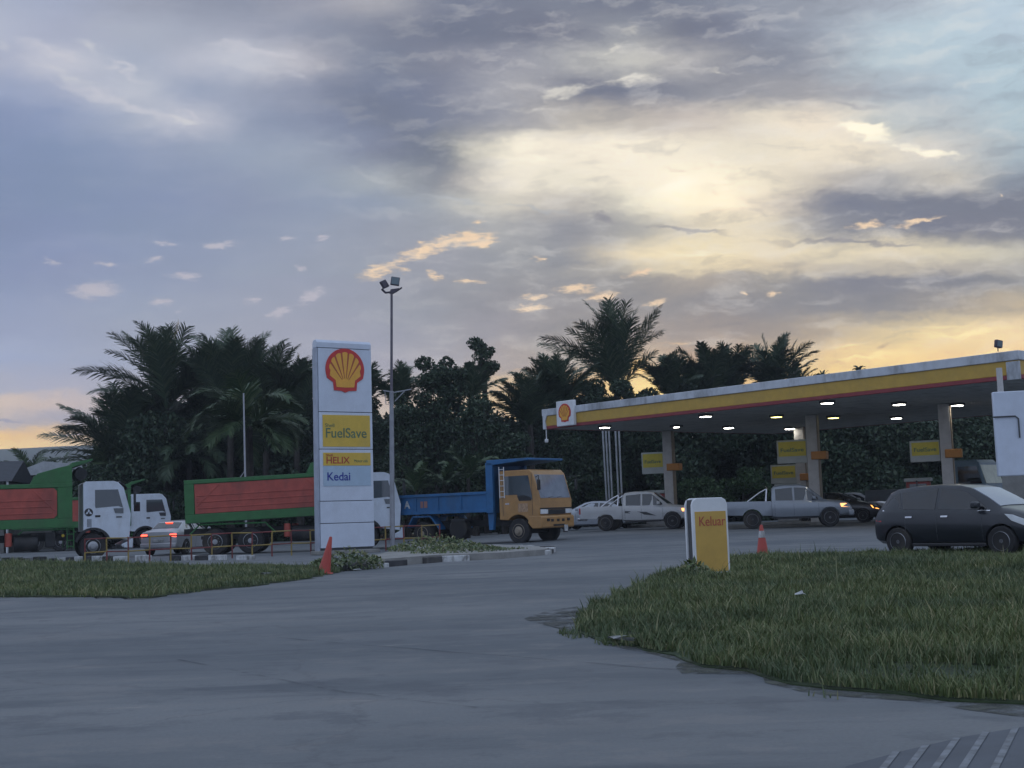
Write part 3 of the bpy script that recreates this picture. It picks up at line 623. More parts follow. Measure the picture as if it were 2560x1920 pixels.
mb = MB(); mb.box(-w + .03, w - .03, -d + .06, d - .06, 0, h - .03); mb.build('core', GREY, es)
mb = MB(); mb.box(-w + .05, w - .04, -d - .006, -d + .01, .1, h - .24); mb.build('yellow_face', YEL, es)
text('Keluar', 'lettering', SRED, es, (-w + .115, -d - .008, h - .42), (R(90), 0, 0), .24, .50, off=.0)

# ------------------------------------------------------------------ price tower
tb = at(345, 47.2); TW = 2.2; TH = zat(341, 344, 47.2) - tb.z
tw = empty('price_sign_tower', tb, R(33), 'tall white sign tower with a yellow and red scallop badge and yellow panels', 'sign tower', ry=R(.35))
D = .38; x0, x1 = -TW / 2, TW / 2
zc = lambda py: zat(py, 344, 47.2) - tb.z
cuts = [0, zc(511.5), zc(452), zc(396), zc(345) + .02, TH]
cuts = [.22, zc(523), zc(501), zc(449.5), zc(412.5), TH - .30]
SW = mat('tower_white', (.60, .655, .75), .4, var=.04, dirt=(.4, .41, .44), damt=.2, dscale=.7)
for i in range(5):
    mb = MB(); mb.box(x0 + .075, x1, -D / 2, D / 2, cuts[i] + .012, cuts[i + 1] - .012); mb.build('cladding_panel', SW, tw, bevel=.01)
mb = MB(); mb.prism([(-D / 2, TH - .29), (D / 2, TH - .29), (D / 2, TH - .1), (D / 2 - .1, TH), (-D / 2 + .1, TH), (-D / 2, TH - .1)], x0 + .02, x1, 'x'); mb.build('top_cap', SW, tw, bevel=.012)
mb = MB(); mb.box(x0 + .05, x1 - .05, -D / 2 + .05, D / 2 - .05, .02, TH - .1); mb.build('core', GREY, tw)
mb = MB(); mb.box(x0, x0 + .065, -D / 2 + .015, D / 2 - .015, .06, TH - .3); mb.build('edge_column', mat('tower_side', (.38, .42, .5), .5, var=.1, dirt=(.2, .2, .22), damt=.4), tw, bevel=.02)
mb = MB(); mb.box(x0 - .1, x1 + .15, -D / 2 - .15, D / 2 + .15, 0, .14); mb.build('plinth', CONC, tw, bevel=.02)
fy = -D / 2
mb = MB(); mb.box(x0 + .21, x1 - .11, fy - .02, fy + .02, zc(447) , zc(415.5)); mb.build('yellow_panel', mat('tower_yellow', (.66, .44, .06), .4, var=.06, dirt=(.45, .34, .1), damt=.3), tw)
mb = MB(); mb.box(x0 + .21, x1 - .11, fy - .02, fy + .02, zc(465.8), zc(453)); mb.build('yellow_strip', MATS['tower_yellow'], tw)
mb = MB(); mb.box(x0 + .21, x1 - .11, fy - .018, fy + .02, zc(486), zc(466.2)); mb.build('pale_blue_panel', mat('tower_pale_blue', (.40, .52, .64), .4, var=.06), tw)
TEAL = mat('lettering_green', (.10, .17, .09), .5, var=.2); TBL = mat('lettering_blue', (.015, .03, .28), .4); TRD = mat('lettering_red', (.42, .05, .03), .5, var=.2)
text('Shell', 'lettering', TEAL, tw, (x0 + .29, fy - .024, zc(426)), (R(90), 0, 0), .18, .36)
text('FuelSave', 'lettering', TEAL, tw, (x0 + .29, fy - .024, zc(433.8)), (R(90), 0, 0), .50, 1.62, off=.004)
text('Shell', 'lettering', TRD, tw, (x0 + .31, fy - .024, zc(455.5)), (R(90), 0, 0), .13, .26)
text('HELIX', 'lettering', TRD, tw, (x0 + .31, fy - .024, zc(460.8)), (R(90), 0, 0), .34, .92, off=.004)
text('Motor oils', 'lettering', TEAL, tw, (x0 + 1.42, fy - .024, zc(461.3)), (R(90), 0, 0), .15, .54)
text('Kedai', 'lettering', TBL, tw, (x0 + .33, fy - .024, zc(477)), (R(90), 0, 0), .42, .90, off=.004)
pecten(tw, 'scallop_badge', (x0 + 1.12, fy, zc(370)), (0, 0, 0), .77)

# ------------------------------------------------------------------ floodlight mast and the thin pole
PALE = mat('pole_grey', (.30, .31, .34), .5, .2, var=.15)
MD = mat('mast_dark', (.06, .05, .07), .6, var=.2)
mp = at(392.5, 48.3); ht = zat(292, 393, 48.3) - mp.z
ms = empty('floodlight_mast', mp, 0, 'tall grey mast with two square floodlights beside the white sign tower', 'floodlight mast', ry=R(1.1))
mid_ = zat(391, 393, 48.3) - mp.z
mb = MB(); mb.tube([(0, 0, 0), (.0, 0, mid_)], .10, 12, .078); mb.build('lower_pole', PALE, ms)
mb = MB(); mb.tube([(0, 0, mid_), (.03, 0, ht)], .052, 10, .045); mb.build('upper_pole', mat('mast_upper', (.13, .115, .14), .6, var=.2), ms)
mb = MB(); mb.tube([(-.3, -.05, mid_ + .02), (.1, -.05, mid_ - .06), (.75, -.05, mid_ + .05)], .022, 6); mb.tube([(.5, -.05, mid_ + .0), (.12, -.05, mid_ - .4)], .02, 6); mb.tube([(-.24, -.05, mid_ + .0), (-.2, -.05, mid_ - .5), (-.1, -.05, mid_ - .5)], .015, 6); mb.build('side_bracket', PALE, ms)
mb = MB(); mb.tube([(-.34, 0, ht + .12), (-.2, 0, ht - .02), (0, 0, ht), (.2, 0, ht + .02), (.42, 0, ht + .17)], .045, 8, .03); mb.prism([(-.05, ht - .06), (.1, ht - .06), (.35, ht + .1), (.3, ht + .14), (0, ht + .1)], -.06, .06); mb.build('crossarm', MD, ms)
def flood(parent, loc, rot, s, face, dark):
    f = empty('floodlight', loc); f.parent = parent; f.rotation_euler = rot
    mb = MB(); mb.box(-s, s, -.05, .05, -s, s); mb.build('housing', MD, f, bevel=.02)
    mb = MB(); mb.box(-s * .86, s * .86, -.058, -.04, -s * .86, s * .86); mb.build('lens', face, f)
flood(ms, (-.24, -.02, ht + .30), (R(-20), R(-24), R(50)), .15, MD, 1)
flood(ms, (.17, -.05, ht + .40), (R(-12), R(8), R(8)), .165, mat('flood_lens', (.12, .16, .18), .15), 0)
tp = at(246.5, 60); hp = zat(393, 246, 60)
tpo = empty('thin_pole', tp, 0, 'thin pale pole rising behind the green and red tipper box', 'pole')
mb = MB(); mb.tube([(0, 0, 0), (-.03, 0, hp)], .055, 8, .035); mb.build('pole', mat('pale_pole', (.38, .39, .42), .5), tpo)
mb = MB(); mb.tube([(0, 0, zat(470, 246, 60)), (-.28, 0, zat(474, 246, 60) - .2)], .02, 6); mb.build('stay', MATS['pale_pole'], tpo)

# ------------------------------------------------------------------ forecourt canopy
SOF = 5.2
L = gp(544, 429.6, SOF); Rr = gp(1019.5, 378.5, SOF)
u = Vector((Rr.x - L.x, Rr.y - L.y, 0)); CL = u.length; u.normalize(); nrm = Vector((-u.y, u.x, 0))
cang = math.atan2(u.y, u.x)
FH = .97; CD = 17.5
can = empty('station_canopy', (L.x, L.y, 0), cang, 'wide flat forecourt canopy with a white, yellow and red edge over the pumps', 'canopy')
def c2w(x, y, z=0): return Vector((L.x, L.y, 0)) + u * x + nrm * y + Vector((0, 0, z))
def w2c(p): d = Vector((p.x - L.x, p.y - L.y, 0)); return d.dot(u), d.dot(nrm)
SOFM = mat('soffit', (.42, .43, .42), .7, var=.08, dirt=(.08, .08, .08), damt=.35)
FW = mat('fascia_white', (.55, .58, .62), .5, var=.06, dirt=(.12, .12, .12), damt=.7, dscale=.9)
FY = mat('fascia_yellow', (.52, .325, .055), .5, var=.07, dirt=(.33, .23, .07), damt=.35)
FR = mat('fascia_red', (.24, .035, .04), .5, var=.1)
mb = MB(); mb.box(.06, CL - .06, .08, CD, SOF + .02, SOF + .16)
for i in range(int(CD / .6)): mb.box(.1, CL - .1, .3 + i * .6, .315 + i * .6, SOF + .005, SOF + .03)
mb.build('soffit', SOFM, can, smooth=0)
mb = MB(); mb.box(.2, CL - .2, .2, CD - .1, SOF + .5, SOF + .75); mb.build('roof_deck', GREY, can, smooth=0)
# fascia: front and both ends, profile in (depth, z)
def fascia(y0, z0, z1, name, m, proud=0.):
    mb = MB(); a = -proud
    mb.box(.0 - proud, CL + proud, a, .1, z0, z1); mb.box(.0 - proud, .1, .1, CD, z0, z1); mb.box(CL - .1, CL + proud, .1, CD, z0, z1)
    mb.box(.1, CL - .1, CD - .1, CD + proud, z0, z1)
    return mb.build(name, m, can, bevel=.02)
fascia(0, SOF + FH * .665, SOF + FH, 'white_band', FW, .06)
fascia(0, SOF + FH * .155, SOF + FH * .663, 'yellow_band', FY, .0)
fascia(0, SOF, SOF + FH * .153, 'red_band', FR, .03)
mb = MB(); mb.prism([(0, SOF), (.24, SOF), (.16, SOF + FH * .4), (.32, SOF + FH * .72), (0, SOF + FH * .72)], -.07, .0); mb.build('end_cap', FW, can, bevel=.01)
mb = MB(); mb.box(CL - .42, CL + .07, -.07, 0, SOF - .02, SOF + FH * .62); mb.build('end_cap', FW, can, bevel=.01)
# badge box on the edge
bp = w2c(gp(569.5, 427, SOF)); BX = bp[0]
mb = MB(); mb.box(BX - .60, BX + .60, -.20, -.01, SOF + .05, SOF + 1.24)
sb = mb.build('badge_box', WHITE, can, bevel=.03)
pecten(sb, 'scallop_badge', (BX, -.20, SOF + .68), (0, 0, 0), .42, .02)
# fittings under the canopy
LEDW = mat('lamp_white', (.9, .9, .9), .4, emit=(1, .96, .86), estr=22)
LEDY = mat('lamp_yellow', (.9, .9, .7), .4, emit=(1, .86, .28), estr=6)
lamps = [(1306, 922, 0, 'nearest the badge box'), (1461, 921, 0, 'beside the head of the first column'), (1524, 898, 0, 'in the front row, first from the badge box'), (1574, 923, 0, 'in the rear row, right of the first column'), (1677, 899, 1, 'yellowish, in the middle row'), (1706, 925, 0, 'in the rear row, left of the second column'), (1787, 869, 0, 'in the front row above the second column'), (1800, 901, 1, 'yellowish, right of the second column'), (1942, 872, 0, 'in the front row, above the dark hatchback rear'), (1936, 902, 0, 'in the middle row, above the dark hatchback rear'), (2068, 874, 0, 'nearest the white panel, above the third column')]
for (a, b_, yel, where) in lamps:
    p = gp(a / 2.16, b_ / 2.16, SOF - .06); sm = .6 if a == 1461 else 1
    f = empty('canopy_light', (p.x, p.y, SOF - .10), cang, ('yellow' if yel else 'white') + ' lit square canopy lamp ' + where.replace('yellowish, ', ''), 'ceiling light', 'lamps lit under the canopy')
    mb = MB(); mb.box(-.23, .23, -.23, .23, .0, .1); mb.build('frame', GREY, f, bevel=.01)
    mb = MB()
    k = .17 * sm
    mb.box(-k, k, -k, k, -.02, .0); mb.build('diffuser', LEDY if yel else LEDW, f, smooth=0)
# columns, panels, pumps
COLW = mat('column_cream', (.52, .50, .48), .6, var=.08, dirt=(.2, .18, .15), damt=.4)
COLT = mat('column_tan', (.30, .24, .17), .6, var=.1)
NUMO = mat('number_orange', (.50, .20, .03), .5, var=.1)
PANY = mat('panel_yellow', (.60, .48, .05), .5, var=.08)
PANW = mat('panel_white', (.42, .44, .42), .5, var=.05)
PUMPG = mat('pump_grey', (.3, .3, .3), .5); PUMPR = mat('pump_red', (.35, .06, .05), .5)
ISL = R(-22)
def column(px, d, wpx, nm, lab, full=True):
    b_ = at(px, d); x, y = w2c(b_); w = wpx * d / FPX / 2 * .80
    t = empty('canopy_column', (b_.x, b_.y, b_.z), ISL, lab, 'column', 'columns under the canopy')
    h = SOF - b_.z
    mb = MB(); mb.box(-w, w * .8, -w, w, .12, h); mb.build('shaft', COLW, t, bevel=.02)
    mb = MB(); mb.box(w * .805, w, -w * .97, w * .95, .12, h); mb.build('cladding', COLT, t, bevel=.02)
    mb = MB(); mb.box(-w * 1.2, w * 1.2, -w * 1.2, w * 1.2, 0, .12); mb.build('footing', CONC, t)
    return t, b_, w, h
def island(t, b_, w, zt, zb, ln, zt2, lab, word, near=True):
    """hanging panel left of the column, number box, pump under it"""
    s_ = empty('hanging_sign', b_ + Vector((0, 0, zt - b_.z)) , ISL, lab, 'hanging panel', 'fuel panels on the canopy columns')
    H_ = zt - zb
    mb = MB(); mb.box(-w - ln, -w - .02, -.14, .14, -H_, 0); mb.build('panel_box', PANW, s_, bevel=.02)
    mb = MB(); mb.box(-w - ln + .08, -w - .06, -.152, -.13, -H_ * .70, -.08); mb.build('yellow_face', PANY, s_)
    text(word, 'lettering', TEAL, s_, (-w - ln + .16, -.155, -H_ * .44), (R(90), 0, 0), .24, ln - .34, off=.004)
    nbx = empty('number_box', b_ + Vector((0, 0, zb + .12 - b_.z)), ISL, 'orange number box on ' + lab.split(' on ')[-1], 'number box', 'orange number boxes on the canopy columns')
    mb = MB(); mb.box(-w * .3, w + .34, -w - .10, w + .04, 0, .36); mb.build('box', NUMO, nbx, bevel=.03)
def pump(px, d, lab):
    b_ = at(px, d); t = empty('fuel_pump', b_, ISL, lab, 'fuel pump', 'fuel pumps under the canopy')
    mb = MB(); mb.box(-1.5, 1.5, -.55, .55, 0, .15); mb.build('island_kerb', CONC, t, bevel=.04)
    mb = MB(); mb.box(-.5, .5, -.28, .28, .15, 1.35); mb.build('cabinet', PUMPG, t, bevel=.03)
    mb = MB(); mb.box(-.5, .5, -.3, .3, 1.36, 1.75); mb.build('display_head', PUMPR, t, bevel=.03)
    mb = MB(); mb.box(-.36, .36, -.315, -.29, 1.44, 1.66); mb.build('screen', GLASS, t)
    mb = MB(); mb.box(-.58, .58, -.36, .36, 1.76, 1.92); mb.build('top', PANW, t, bevel=.03)
    for sx in (-1, 1):
        mb = MB(); mb.tube([(sx * .54, -.1, 1.5), (sx * .72, -.12, 1.2), (sx * .7, -.12, .6), (sx * .56, -.1, .9)], .025, 6); mb.build('hose', PLAST, t)
t1 = column(672.5, 67.5, 12.5, 1, 'cream canopy column behind the white pickup')
island(*t1[:3], zat(452, 658, 67.5), zat(473.5, 658, 67.5), 1.2, 0, 'yellow and white fuel panel on the column behind the white pickup', 'FuelSave')
t4 = column(805, 68, 13, 4, 'canopy column set back behind the second column')
island(*t4[:3], zat(464, 800, 68), zat(483, 800, 68), 1.35, 0, 'partly hidden lower fuel panel on the column set back in the second row', 'FuelSave')
t2 = column(818, 59, 14.5, 2, 'cream canopy column behind the silver pickup')
island(*t2[:3], zat(439.5, 795, 59), zat(463, 795, 59), 1.38, 0, 'yellow and white fuel panel on the column behind the silver pickup', 'FuelSave')
t3 = column(952, 55, 15, 3, 'cream canopy column beyond the dark hatchback')
island(*t3[:3], zat(440, 930, 55), zat(461.5, 930, 55), 1.25, 0, 'dim yellow fuel panel on the column beyond the dark hatchback', 'FuelSave')
pump(657, 69, 'fuel pump beside the column behind the white pickup')
pump(790, 61.5, 'fuel pump behind the roof of the silver pickup')
pump(921, 57.5, 'fuel pump seen over the roof of the dark hatchback')
# white panel and pillar under the right end of the canopy
b_ = at(1030, 40); wp = empty('white_panel', b_, R(-12), 'large white panel on a post at the right end of the canopy', 'panel')
z1, z0 = zat(391.5, 1004, 40) - b_.z, zat(476, 1010, 40) - b_.z
mb = MB(); mb.box(-.82, 1.6, -.12, .12, z0, z1); mb.build('board', SW, wp, bevel=.03)
mb = MB(); mb.tube([(-.55, .02, z1), (-.55, .02, SOF - b_.z)], .09, 8); mb.build('post', COLW, wp)
mb = MB(); mb.tube([(.5, .0, 0), (.5, 0, z0)], .11, 8); mb.build('post', COLW, wp)
mb = MB(); mb.tube([(-.85, -.16, z1 - .78), (-.2, -.16, z1 - .78), (-.12, -.16, z1 - .86), (-.12, -.16, z1 - 1.45)], .025, 6); mb.build('cable', GREY, wp)
b_ = at(1012, 47); ww = empty('block_wall', b_, cang, 'low grey wall below the white panel at the right edge', 'wall')
mb = MB(); mb.box(-.2, 4, -.12, .12, 0, zat(464, 1012, 47) - b_.z); mb.build('wall', CONC, ww, bevel=.02)
mb = MB(); mb.box(-.25, 4, -.16, .16, zat(464, 1012, 47) - b_.z, zat(464, 1012, 47) - b_.z + .06); mb.build('coping', CONC, ww, bevel=.01)
# roof-top floodlight
rp_ = c2w(*w2c(gp(998, 350, SOF + FH)), SOF + FH + .0)
rf = empty('roof_floodlight', rp_ + Vector((0, 0, .0)), R(20), 'small dark floodlight standing on the canopy roof edge', 'floodlight')
mb = MB(); mb.box(-.13, .13, -.07, .07, .08, .34); mb.build('housing', MD, rf, bevel=.02, rot=(0, R(10), 0))
mb = MB(); mb.box(-.1, .1, -.075, -.068, .11, .31); mb.build('lens', MATS['flood_lens'], rf, rot=(0, R(10), 0))
mb = MB(); mb.tube([(0, 0, -.05), (0, 0, .12)], .02, 6); mb.build('bracket', MD, rf)
# tank vent pipes
for i, px in enumerate((608.3, 611.4, 614.6, 621.2, 624.8)):
    b_ = at(px, 71); o = empty('vent_pipe', b_, 0, ['leftmost thin vent pipe', 'second thin vent pipe from the left', 'third thin vent pipe from the left', 'fourth thin vent pipe after the gap', 'rightmost thin vent pipe'][i] + ' behind the white pickup', 'vent pipe', 'tank vent pipes behind the forecourt')
    mb = MB(); mb.tube([(-.02 * i, 0, 0), (-.10, 0, 6.2)], .052, 8); mb.build('pipe', GALV, o)
    mb = MB(); mb.lathe([(.03, 6.2), (.09, 6.22), (.09, 6.36), (.02, 6.4)], 10); mb.build('vent_cap', GALV, o)
b_ = at(550, 66); cs = empty('camera_bracket', b_ + Vector((0, 0, SOF - .75)), 0, 'small camera on a bracket under the left end of the canopy', 'camera')
mb = MB(); mb.box(-.09, .09, -.16, .16, .1, .28); mb.build('housing', WHITE, cs, bevel=.03)
mb = MB(); mb.tube([(0, 0, .25), (0, 0, .8)], .025, 6); mb.build('arm', WHITE, cs)

# ------------------------------------------------------------------ wheels
def wheel(parent, x, y, r, w, side, truck=False, rim=None, dual=False, spokes=5):
    wm = MB(); a, b_ = y - w / 2, y + w / 2; rr = .58 if truck else .64
    wm.lathe([(r * rr, a), (r * .93, a), (r, a + w * .14), (r, b_ - w * .14), (r * .93, b_), (r * rr, b_)], 30, 'y', (x, 0, r))
    o = wm.build('wheel', TYRE, parent)
    yo = b_ if side > 0 else a; s = side
    rm = MB()
    if truck:
        prof = [(r * .6, yo - s * .01), (r * .54, yo + s * .012), (r * .5, yo - s * .03), (r * .22, yo - s * (.09 if dual else -.04)), (r * .20, yo + s * (.0 if dual else .08)), (.001, yo + s * (.01 if dual else .09))]
        rm.lathe(prof, 24, 'y', (x, 0, r))
        for k in range(8):
            q = k * math.pi / 4; rm.lathe([(.02, yo - s * .04), (.02, yo + s * .0)], 6, 'y', (x + r * .34 * math.cos(q), 0, r + r * .34 * math.sin(q)))
    else:
        rm.lathe([(r * .66, yo - s * .005), (r * .62, yo + s * .012), (r * .58, yo - s * .02), (r * .58, yo - s * .05)], 28, 'y', (x, 0, r))
        rm.lathe([(r * .16, yo - s * .05), (r * .14, yo - s * .0), (.001, yo)], 16, 'y', (x, 0, r))
        for k in range(spokes):
            q = 2 * math.pi * k / spokes; c_, s_ = math.cos(q), math.sin(q); hw = r * (.10 if spokes < 7 else .06)
            pts = [(r * .1, -hw), (r * .6, -hw * .8), (r * .6, hw * .8), (r * .1, hw)]
            P = [(x + a_ * c_ - b2 * s_, r + a_ * s_ + b2 * c_) for a_, b2 in pts]
            ys = sorted((yo - s * .045, yo - s * .008)); rm.prism(P, ys[0], ys[1])
    rm.build('rim', rim or RIM, o)
    return o

# ------------------------------------------------------------------ long-bonnet-free tipper trucks
def tipper(px, d, hd, label, sleeper=False, pitch=0., rimm=None, axles=(-1.55, -2.95), panel_l=True):
    t = empty('tipper_truck', at(px, d), hd, label, 'truck', 'green and red tipper trucks with white cabs')
    ch = MB()
    for s in (-1, 1): ch.box(-4.3, 4.0, s * .42 - .05, s * .42 + .05, .78, 1.06)
    for x in (-4.2, -3.4, -2.2, -.8, .6, 1.6, 3.0, 3.9): ch.box(x, x + .1, -.42, .42, .82, 1.02)
    for x in axles + ((3.02, 1.55) if False else (3.02,)): ch.tube([(x, -1.05, .52), (x, 1.05, .52)], .09, 8)
    ch.box(-3.6, -.9, -.62, -.5, .62, .75); ch.box(-3.6, -.9, .5, .62, .62, .75)
    ch.build('chassis', CHAS, t, smooth=0)
    mb = MB(); mb.lathe([(.28, .1), (.30, .13), (.30, .95), (.28, .98)], 16, 'x', (0, -.95, .72)); mb.build('fuel_tank', CHAS, t)
    mb = MB(); mb.box(1.25, 1.62, -1.15, -.75, .55, 1.12); mb.build('battery_box', CHAS, t, bevel=.03)
    for s in (-1, 1):
        mb = MB(); mb.lathe([(.11, .62), (.13, .65), (.13, 1.12), (.11, 1.15)], 12, 'z', (-.1 if s < 0 else 0, s * 1.1, 0)); mb.build('air_cylinder', TRED, t)
        mb = MB()
        for k in range(4): mb.tube([(2.05, s * 1.18, .55 + k * .24), (2.3, s * 1.18, .55 + k * .24)], .018, 6)
        for x in (2.05, 2.3): mb.tube([(x, s * 1.18, .45), (x, s * 1.18, 1.33)], .02, 6)
        mb.build('step_ladder', GREEN, t)
        x0_, x1_ = axles[1] - .75, axles[0] + .75
        mb = MB(); mb.tube([(x0_ - .25, s * 1.2, .82), (x0_ + .15, s * 1.2, 1.22), (x1_ - .15, s * 1.2, 1.22), (x1_ + .25, s * 1.2, .82)], .035, 6); mb.build('mudguard_rail', GREEN, t)
        for x in axles: wheel(t, x, s * .98, .52, .5, s, True, rimm or RIM, dual=True)
        wheel(t, 3.02, s * 1.06, .52, .3, s, True, rimm or RIM)
    mb = MB(); mb.lathe([(.05, 0), (.06, .02), (.05, .04)], 12, 'y', (1.9, -1.2, .98)); mb.build('side_lamp', mat('amber_lamp', (.5, .35, .03), .3), t)
    # tipping box
    bx = empty('tipping_box', (-4.1, 0, 1.28)); bx.parent = t; bx.rotation_euler = (0, -pitch, 0)
    BL, BH, BW = 6.35, 1.72, 1.24
    body = MB()
    for s in (-1, 1):
        a, b_ = (s * BW, s * (BW - .07)) if s > 0 else (s * BW, s * (BW - .07))
        y0_, y1_ = min(a, b_), max(a, b_)
        body.box(0, BL, y0_, y1_, 0, BH)
    body.box(0, BL, -BW + .07, BW - .07, 0, .12); body.box(0, .07, -BW + .07, BW - .07, .12, BH); body.box(BL - .07, BL, -BW + .07, BW - .07, .12, BH + .75)
    # headboard visor over the cab
    body.prism([(BL - .02, BH + .60), (BL + .78, BH + .88), (BL + .78, BH + .94), (BL - .02, BH + .80)], -BW, BW)
    for s in (-1, 1):
        y0_, y1_ = sorted((s * BW, s * (BW - .05)))
        body.prism([(BL - 1.5, BH), (BL, BH), (BL, BH + .72), (BL - .5, BH + .62), (BL - 1.3, BH + .4)], y0_, y1_)
    bo = body.build('box_body', GREEN, bx, bevel=.012)
    fr = MB()
    for s in (-1, 1):
        def pb(x0_, x1_, z0_, z1_, pr=.05):
            y0_, y1_ = sorted((s * (BW - .002), s * (BW + pr))); fr.box(x0_, x1_, y0_, y1_, z0_, z1_)
        pb(0, BL, 0, .34, .06); pb(0, BL, BH - .16, BH, .06); pb(0, .38, .34, BH - .16, .055); pb(BL - .55, BL, .34, BH - .16, .055)
    fr.build('side_frame', GREEN, bx, bevel=.015)
    for s in (-1, 1):
        pn = MB(); y0_, y1_ = sorted((s * (BW + .001), s * (BW + .03)))
        a, b_, c_, e_ = .40, BL - .57, .36, BH - .18; k = .12
        pn.prism([(a, c_), (b_ - k, c_), (b_, c_ + k), (b_, e_ - k), (b_ - k, e_), (a, e_)], y0_, y1_)
        y0_, y1_ = sorted((s * (BW + .0301), s * (BW + .05)))
        for z in (.55, .80, 1.05) if not sleeper else (.6,): pn.prism([(a + .1, z), (b_ - .2, z), (b_ - .2, z + .05), (a + .1, z + .05)], y0_, y1_)
        pn.prism([(a + .05, c_ + .3), (a + .12, c_ + .3), (a + 1., e_ - .05), (a + .9, e_ - .05)], y0_ , y1_ - .003)
        pn.prism([(b_ - .12, c_ + .3), (b_ - .05, c_ + .3), (b_ - .85, e_ - .05), (b_ - .95, e_ - .05)], y0_, y1_ - .003)
        pn.build('side_panel', TRED, bx, bevel=.012)
    # tarpaulin roll in dark cloth above the headboard
    mb = MB(); mb.tube([(BL + .35, -1.1, BH + .35), (BL + .35, -.4, BH + .42), (BL + .35, .3, BH + .34), (BL + .35, 1.1, BH + .4)], .24, 10); mb.build('rolled_tarpaulin', CHAS, bx)
    # cab
    xf, xr, zb, zt, hw = 4.42, 2.66 if not sleeper else 2.15, .98, 3.08, 1.24
    cb = MB(); cb.prism([(xr, zb), (xf - .02, zb - .25), (xf + .05, 1.75), (xf - .22, zt - .28), (xf - .42, zt - .06), (xf - .6, zt), (xr + .1, zt), (xr, zt - .08)], -hw, hw)
    co_ = cb.build('cab', CABW, t, smooth=30)
    k = MB(); k.lathe([(.66, -1.5), (.66, 1.5)], 28, 'y', (3.02, 0, .56)); cut(co_, k, 'cut')
    bv = co_.modifiers.new('bevel', 'BEVEL'); bv.width = .05; bv.segments = 3; bv.limit_method = 'ANGLE'; bv.angle_limit = R(40)
    mb = MB(); mb.prism([(xf - .005, 1.86), (xf + .055, 1.80), (xf - .215, zt - .30), (xf - .26, zt - .30)], -hw + .12, hw - .12); mb.build('windscreen', GLASS2, co_)
    mb = MB(); mb.prism([(xf - .4, zt - .05), (xf - .12, zt - .22), (xf - .05, zt - .34), (xf - .15, zt - .16), (xf - .36, zt + .0)], -hw + .05, hw - .05); mb.build('sun_visor', PLAST, co_)
    for s in (-1, 1):
        y0_, y1_ = sorted((s * (hw - .02), s * (hw + .006)))
        mb = MB(); mb.prism([(3.12, 2.02), (3.98, 2.08), (3.94, 2.0), (4.18, 1.96), (3.98, zt - .32), (3.14, zt - .30)][:2] + [(4.17, 2.0), (3.98, zt - .34), (3.10, zt - .34), (3.10, 2.1)][0:4], y0_, y1_)
        dw = mb.build('door_window', GLASS2, co_)
        y2, y3 = sorted((s * (hw + .002), s * (hw + .012)))
        mb = MB(); mb.prism([(3.86, 1.80), (4.18, 1.78), (4.18, 1.99), (3.80, 1.99)], y2, y3); mb.build('lower_window', GLASS2, co_)
        mb = MB(); mb.box(3.1, 3.3, y2, y3 + .02, 1.66, 1.74); mb.build('door_handle', PLAST, co_)
        mb = MB(); mb.box(3.90, 4.12, y2, y3 + .02, 1.62, 1.67); mb.build('grab_handle', PLAST, co_)
        if sleeper:
            mb = MB(); mb.prism([(2.4, 2.1), (2.75, 2.1), (2.75, zt - .45), (2.4, zt - .45)], y0_, y1_); mb.build('rear_window', GLASS, co_)
        else:
            # round badge with a simple mark
            e_ = MB(); e_.lathe([(.16, y2), (.16, y3 + .004)], 24, 'y', (2.86, 0, 1.86)); bd = e_.build('round_badge', PLAST, co_)
            for pts in ([(2.86, 2.0), (2.90, 1.92), (2.88, 1.86), (2.84, 1.86), (2.82, 1.92)], [(2.83, 1.85), (2.80, 1.9), (2.73, 1.78), (2.83, 1.81)], [(2.89, 1.85), (2.92, 1.9), (2.99, 1.78), (2.89, 1.81)]):
                e_ = MB(); ya, yb = sorted((s * (hw + .012), s * (hw + .022))); e_.prism(pts, ya, yb); e_.build('badge_mark', CABW, bd, smooth=0)
            mb = MB()
            for k_ in range(4): mb.prism([(2.80 + k_ * .045, 1.28), (2.82 + k_ * .045, 1.28), (2.82 + k_ * .045, 1.6), (2.80 + k_ * .045, 1.6)], y2, y3)
            mb.build('side_grille', GREY, co_, smooth=0)
        y4, y5 = sorted((s * (hw - .03), s * (hw + .05)))
        arch = [(3.02 + .70 * math.cos(R(a_)), .56 + .70 * math.sin(R(a_))) for a_ in range(10, 175, 11)] + [(3.02 + .6 * math.cos(R(a_)), .56 + .6 * math.sin(R(a_))) for a_ in range(170, 5, -11)]
        n_ = len(arch) // 2; mb = MB()
        for i in range(n_ - 1): mb.prism([arch[i], arch[i + 1], arch[-2 - i], arch[-1 - i]], y4, y5)
        mb.build('wheel_arch', PLAST, t)
        mb = MB(); mb.tube([(4.3, s * 1.2, 2.75), (4.62, s * 1.42, 2.78), (4.62, s * 1.42, 2.2)], .018, 6); arm = mb.build('mirror_arm', PLAST, t)
        mb = MB(); mb.box(4.56, 4.64, s * 1.42 - .11, s * 1.42 + .11, 2.1, 2.62); mb.build('mirror', PLAST, arm, bevel=.03)
        mb = MB(); mb.box(4.38, 4.52, min(s * .75, s * 1.15), max(s * .75, s * 1.15), .58, .78); mb.build('headlight', LAMPW, t, bevel=.02)
        mb = MB(); mb.box(3.72, 4.2, min(s * .95, s * 1.22), max(s * .95, s * 1.22), .42, .5); mb.box(3.74, 4.18, min(s * .95, s * 1.22), max(s * .95, s * 1.22), .74, .79); mb.build('cab_step', CHAS, t)
    mb = MB(); mb.prism([(4.1, .42), (4.55, .40), (4.56, .80), (4.45, .84), (4.45, .72), (4.1, .55)], -1.22, 1.22); mb.build('bumper', CABW, t, bevel=.03)
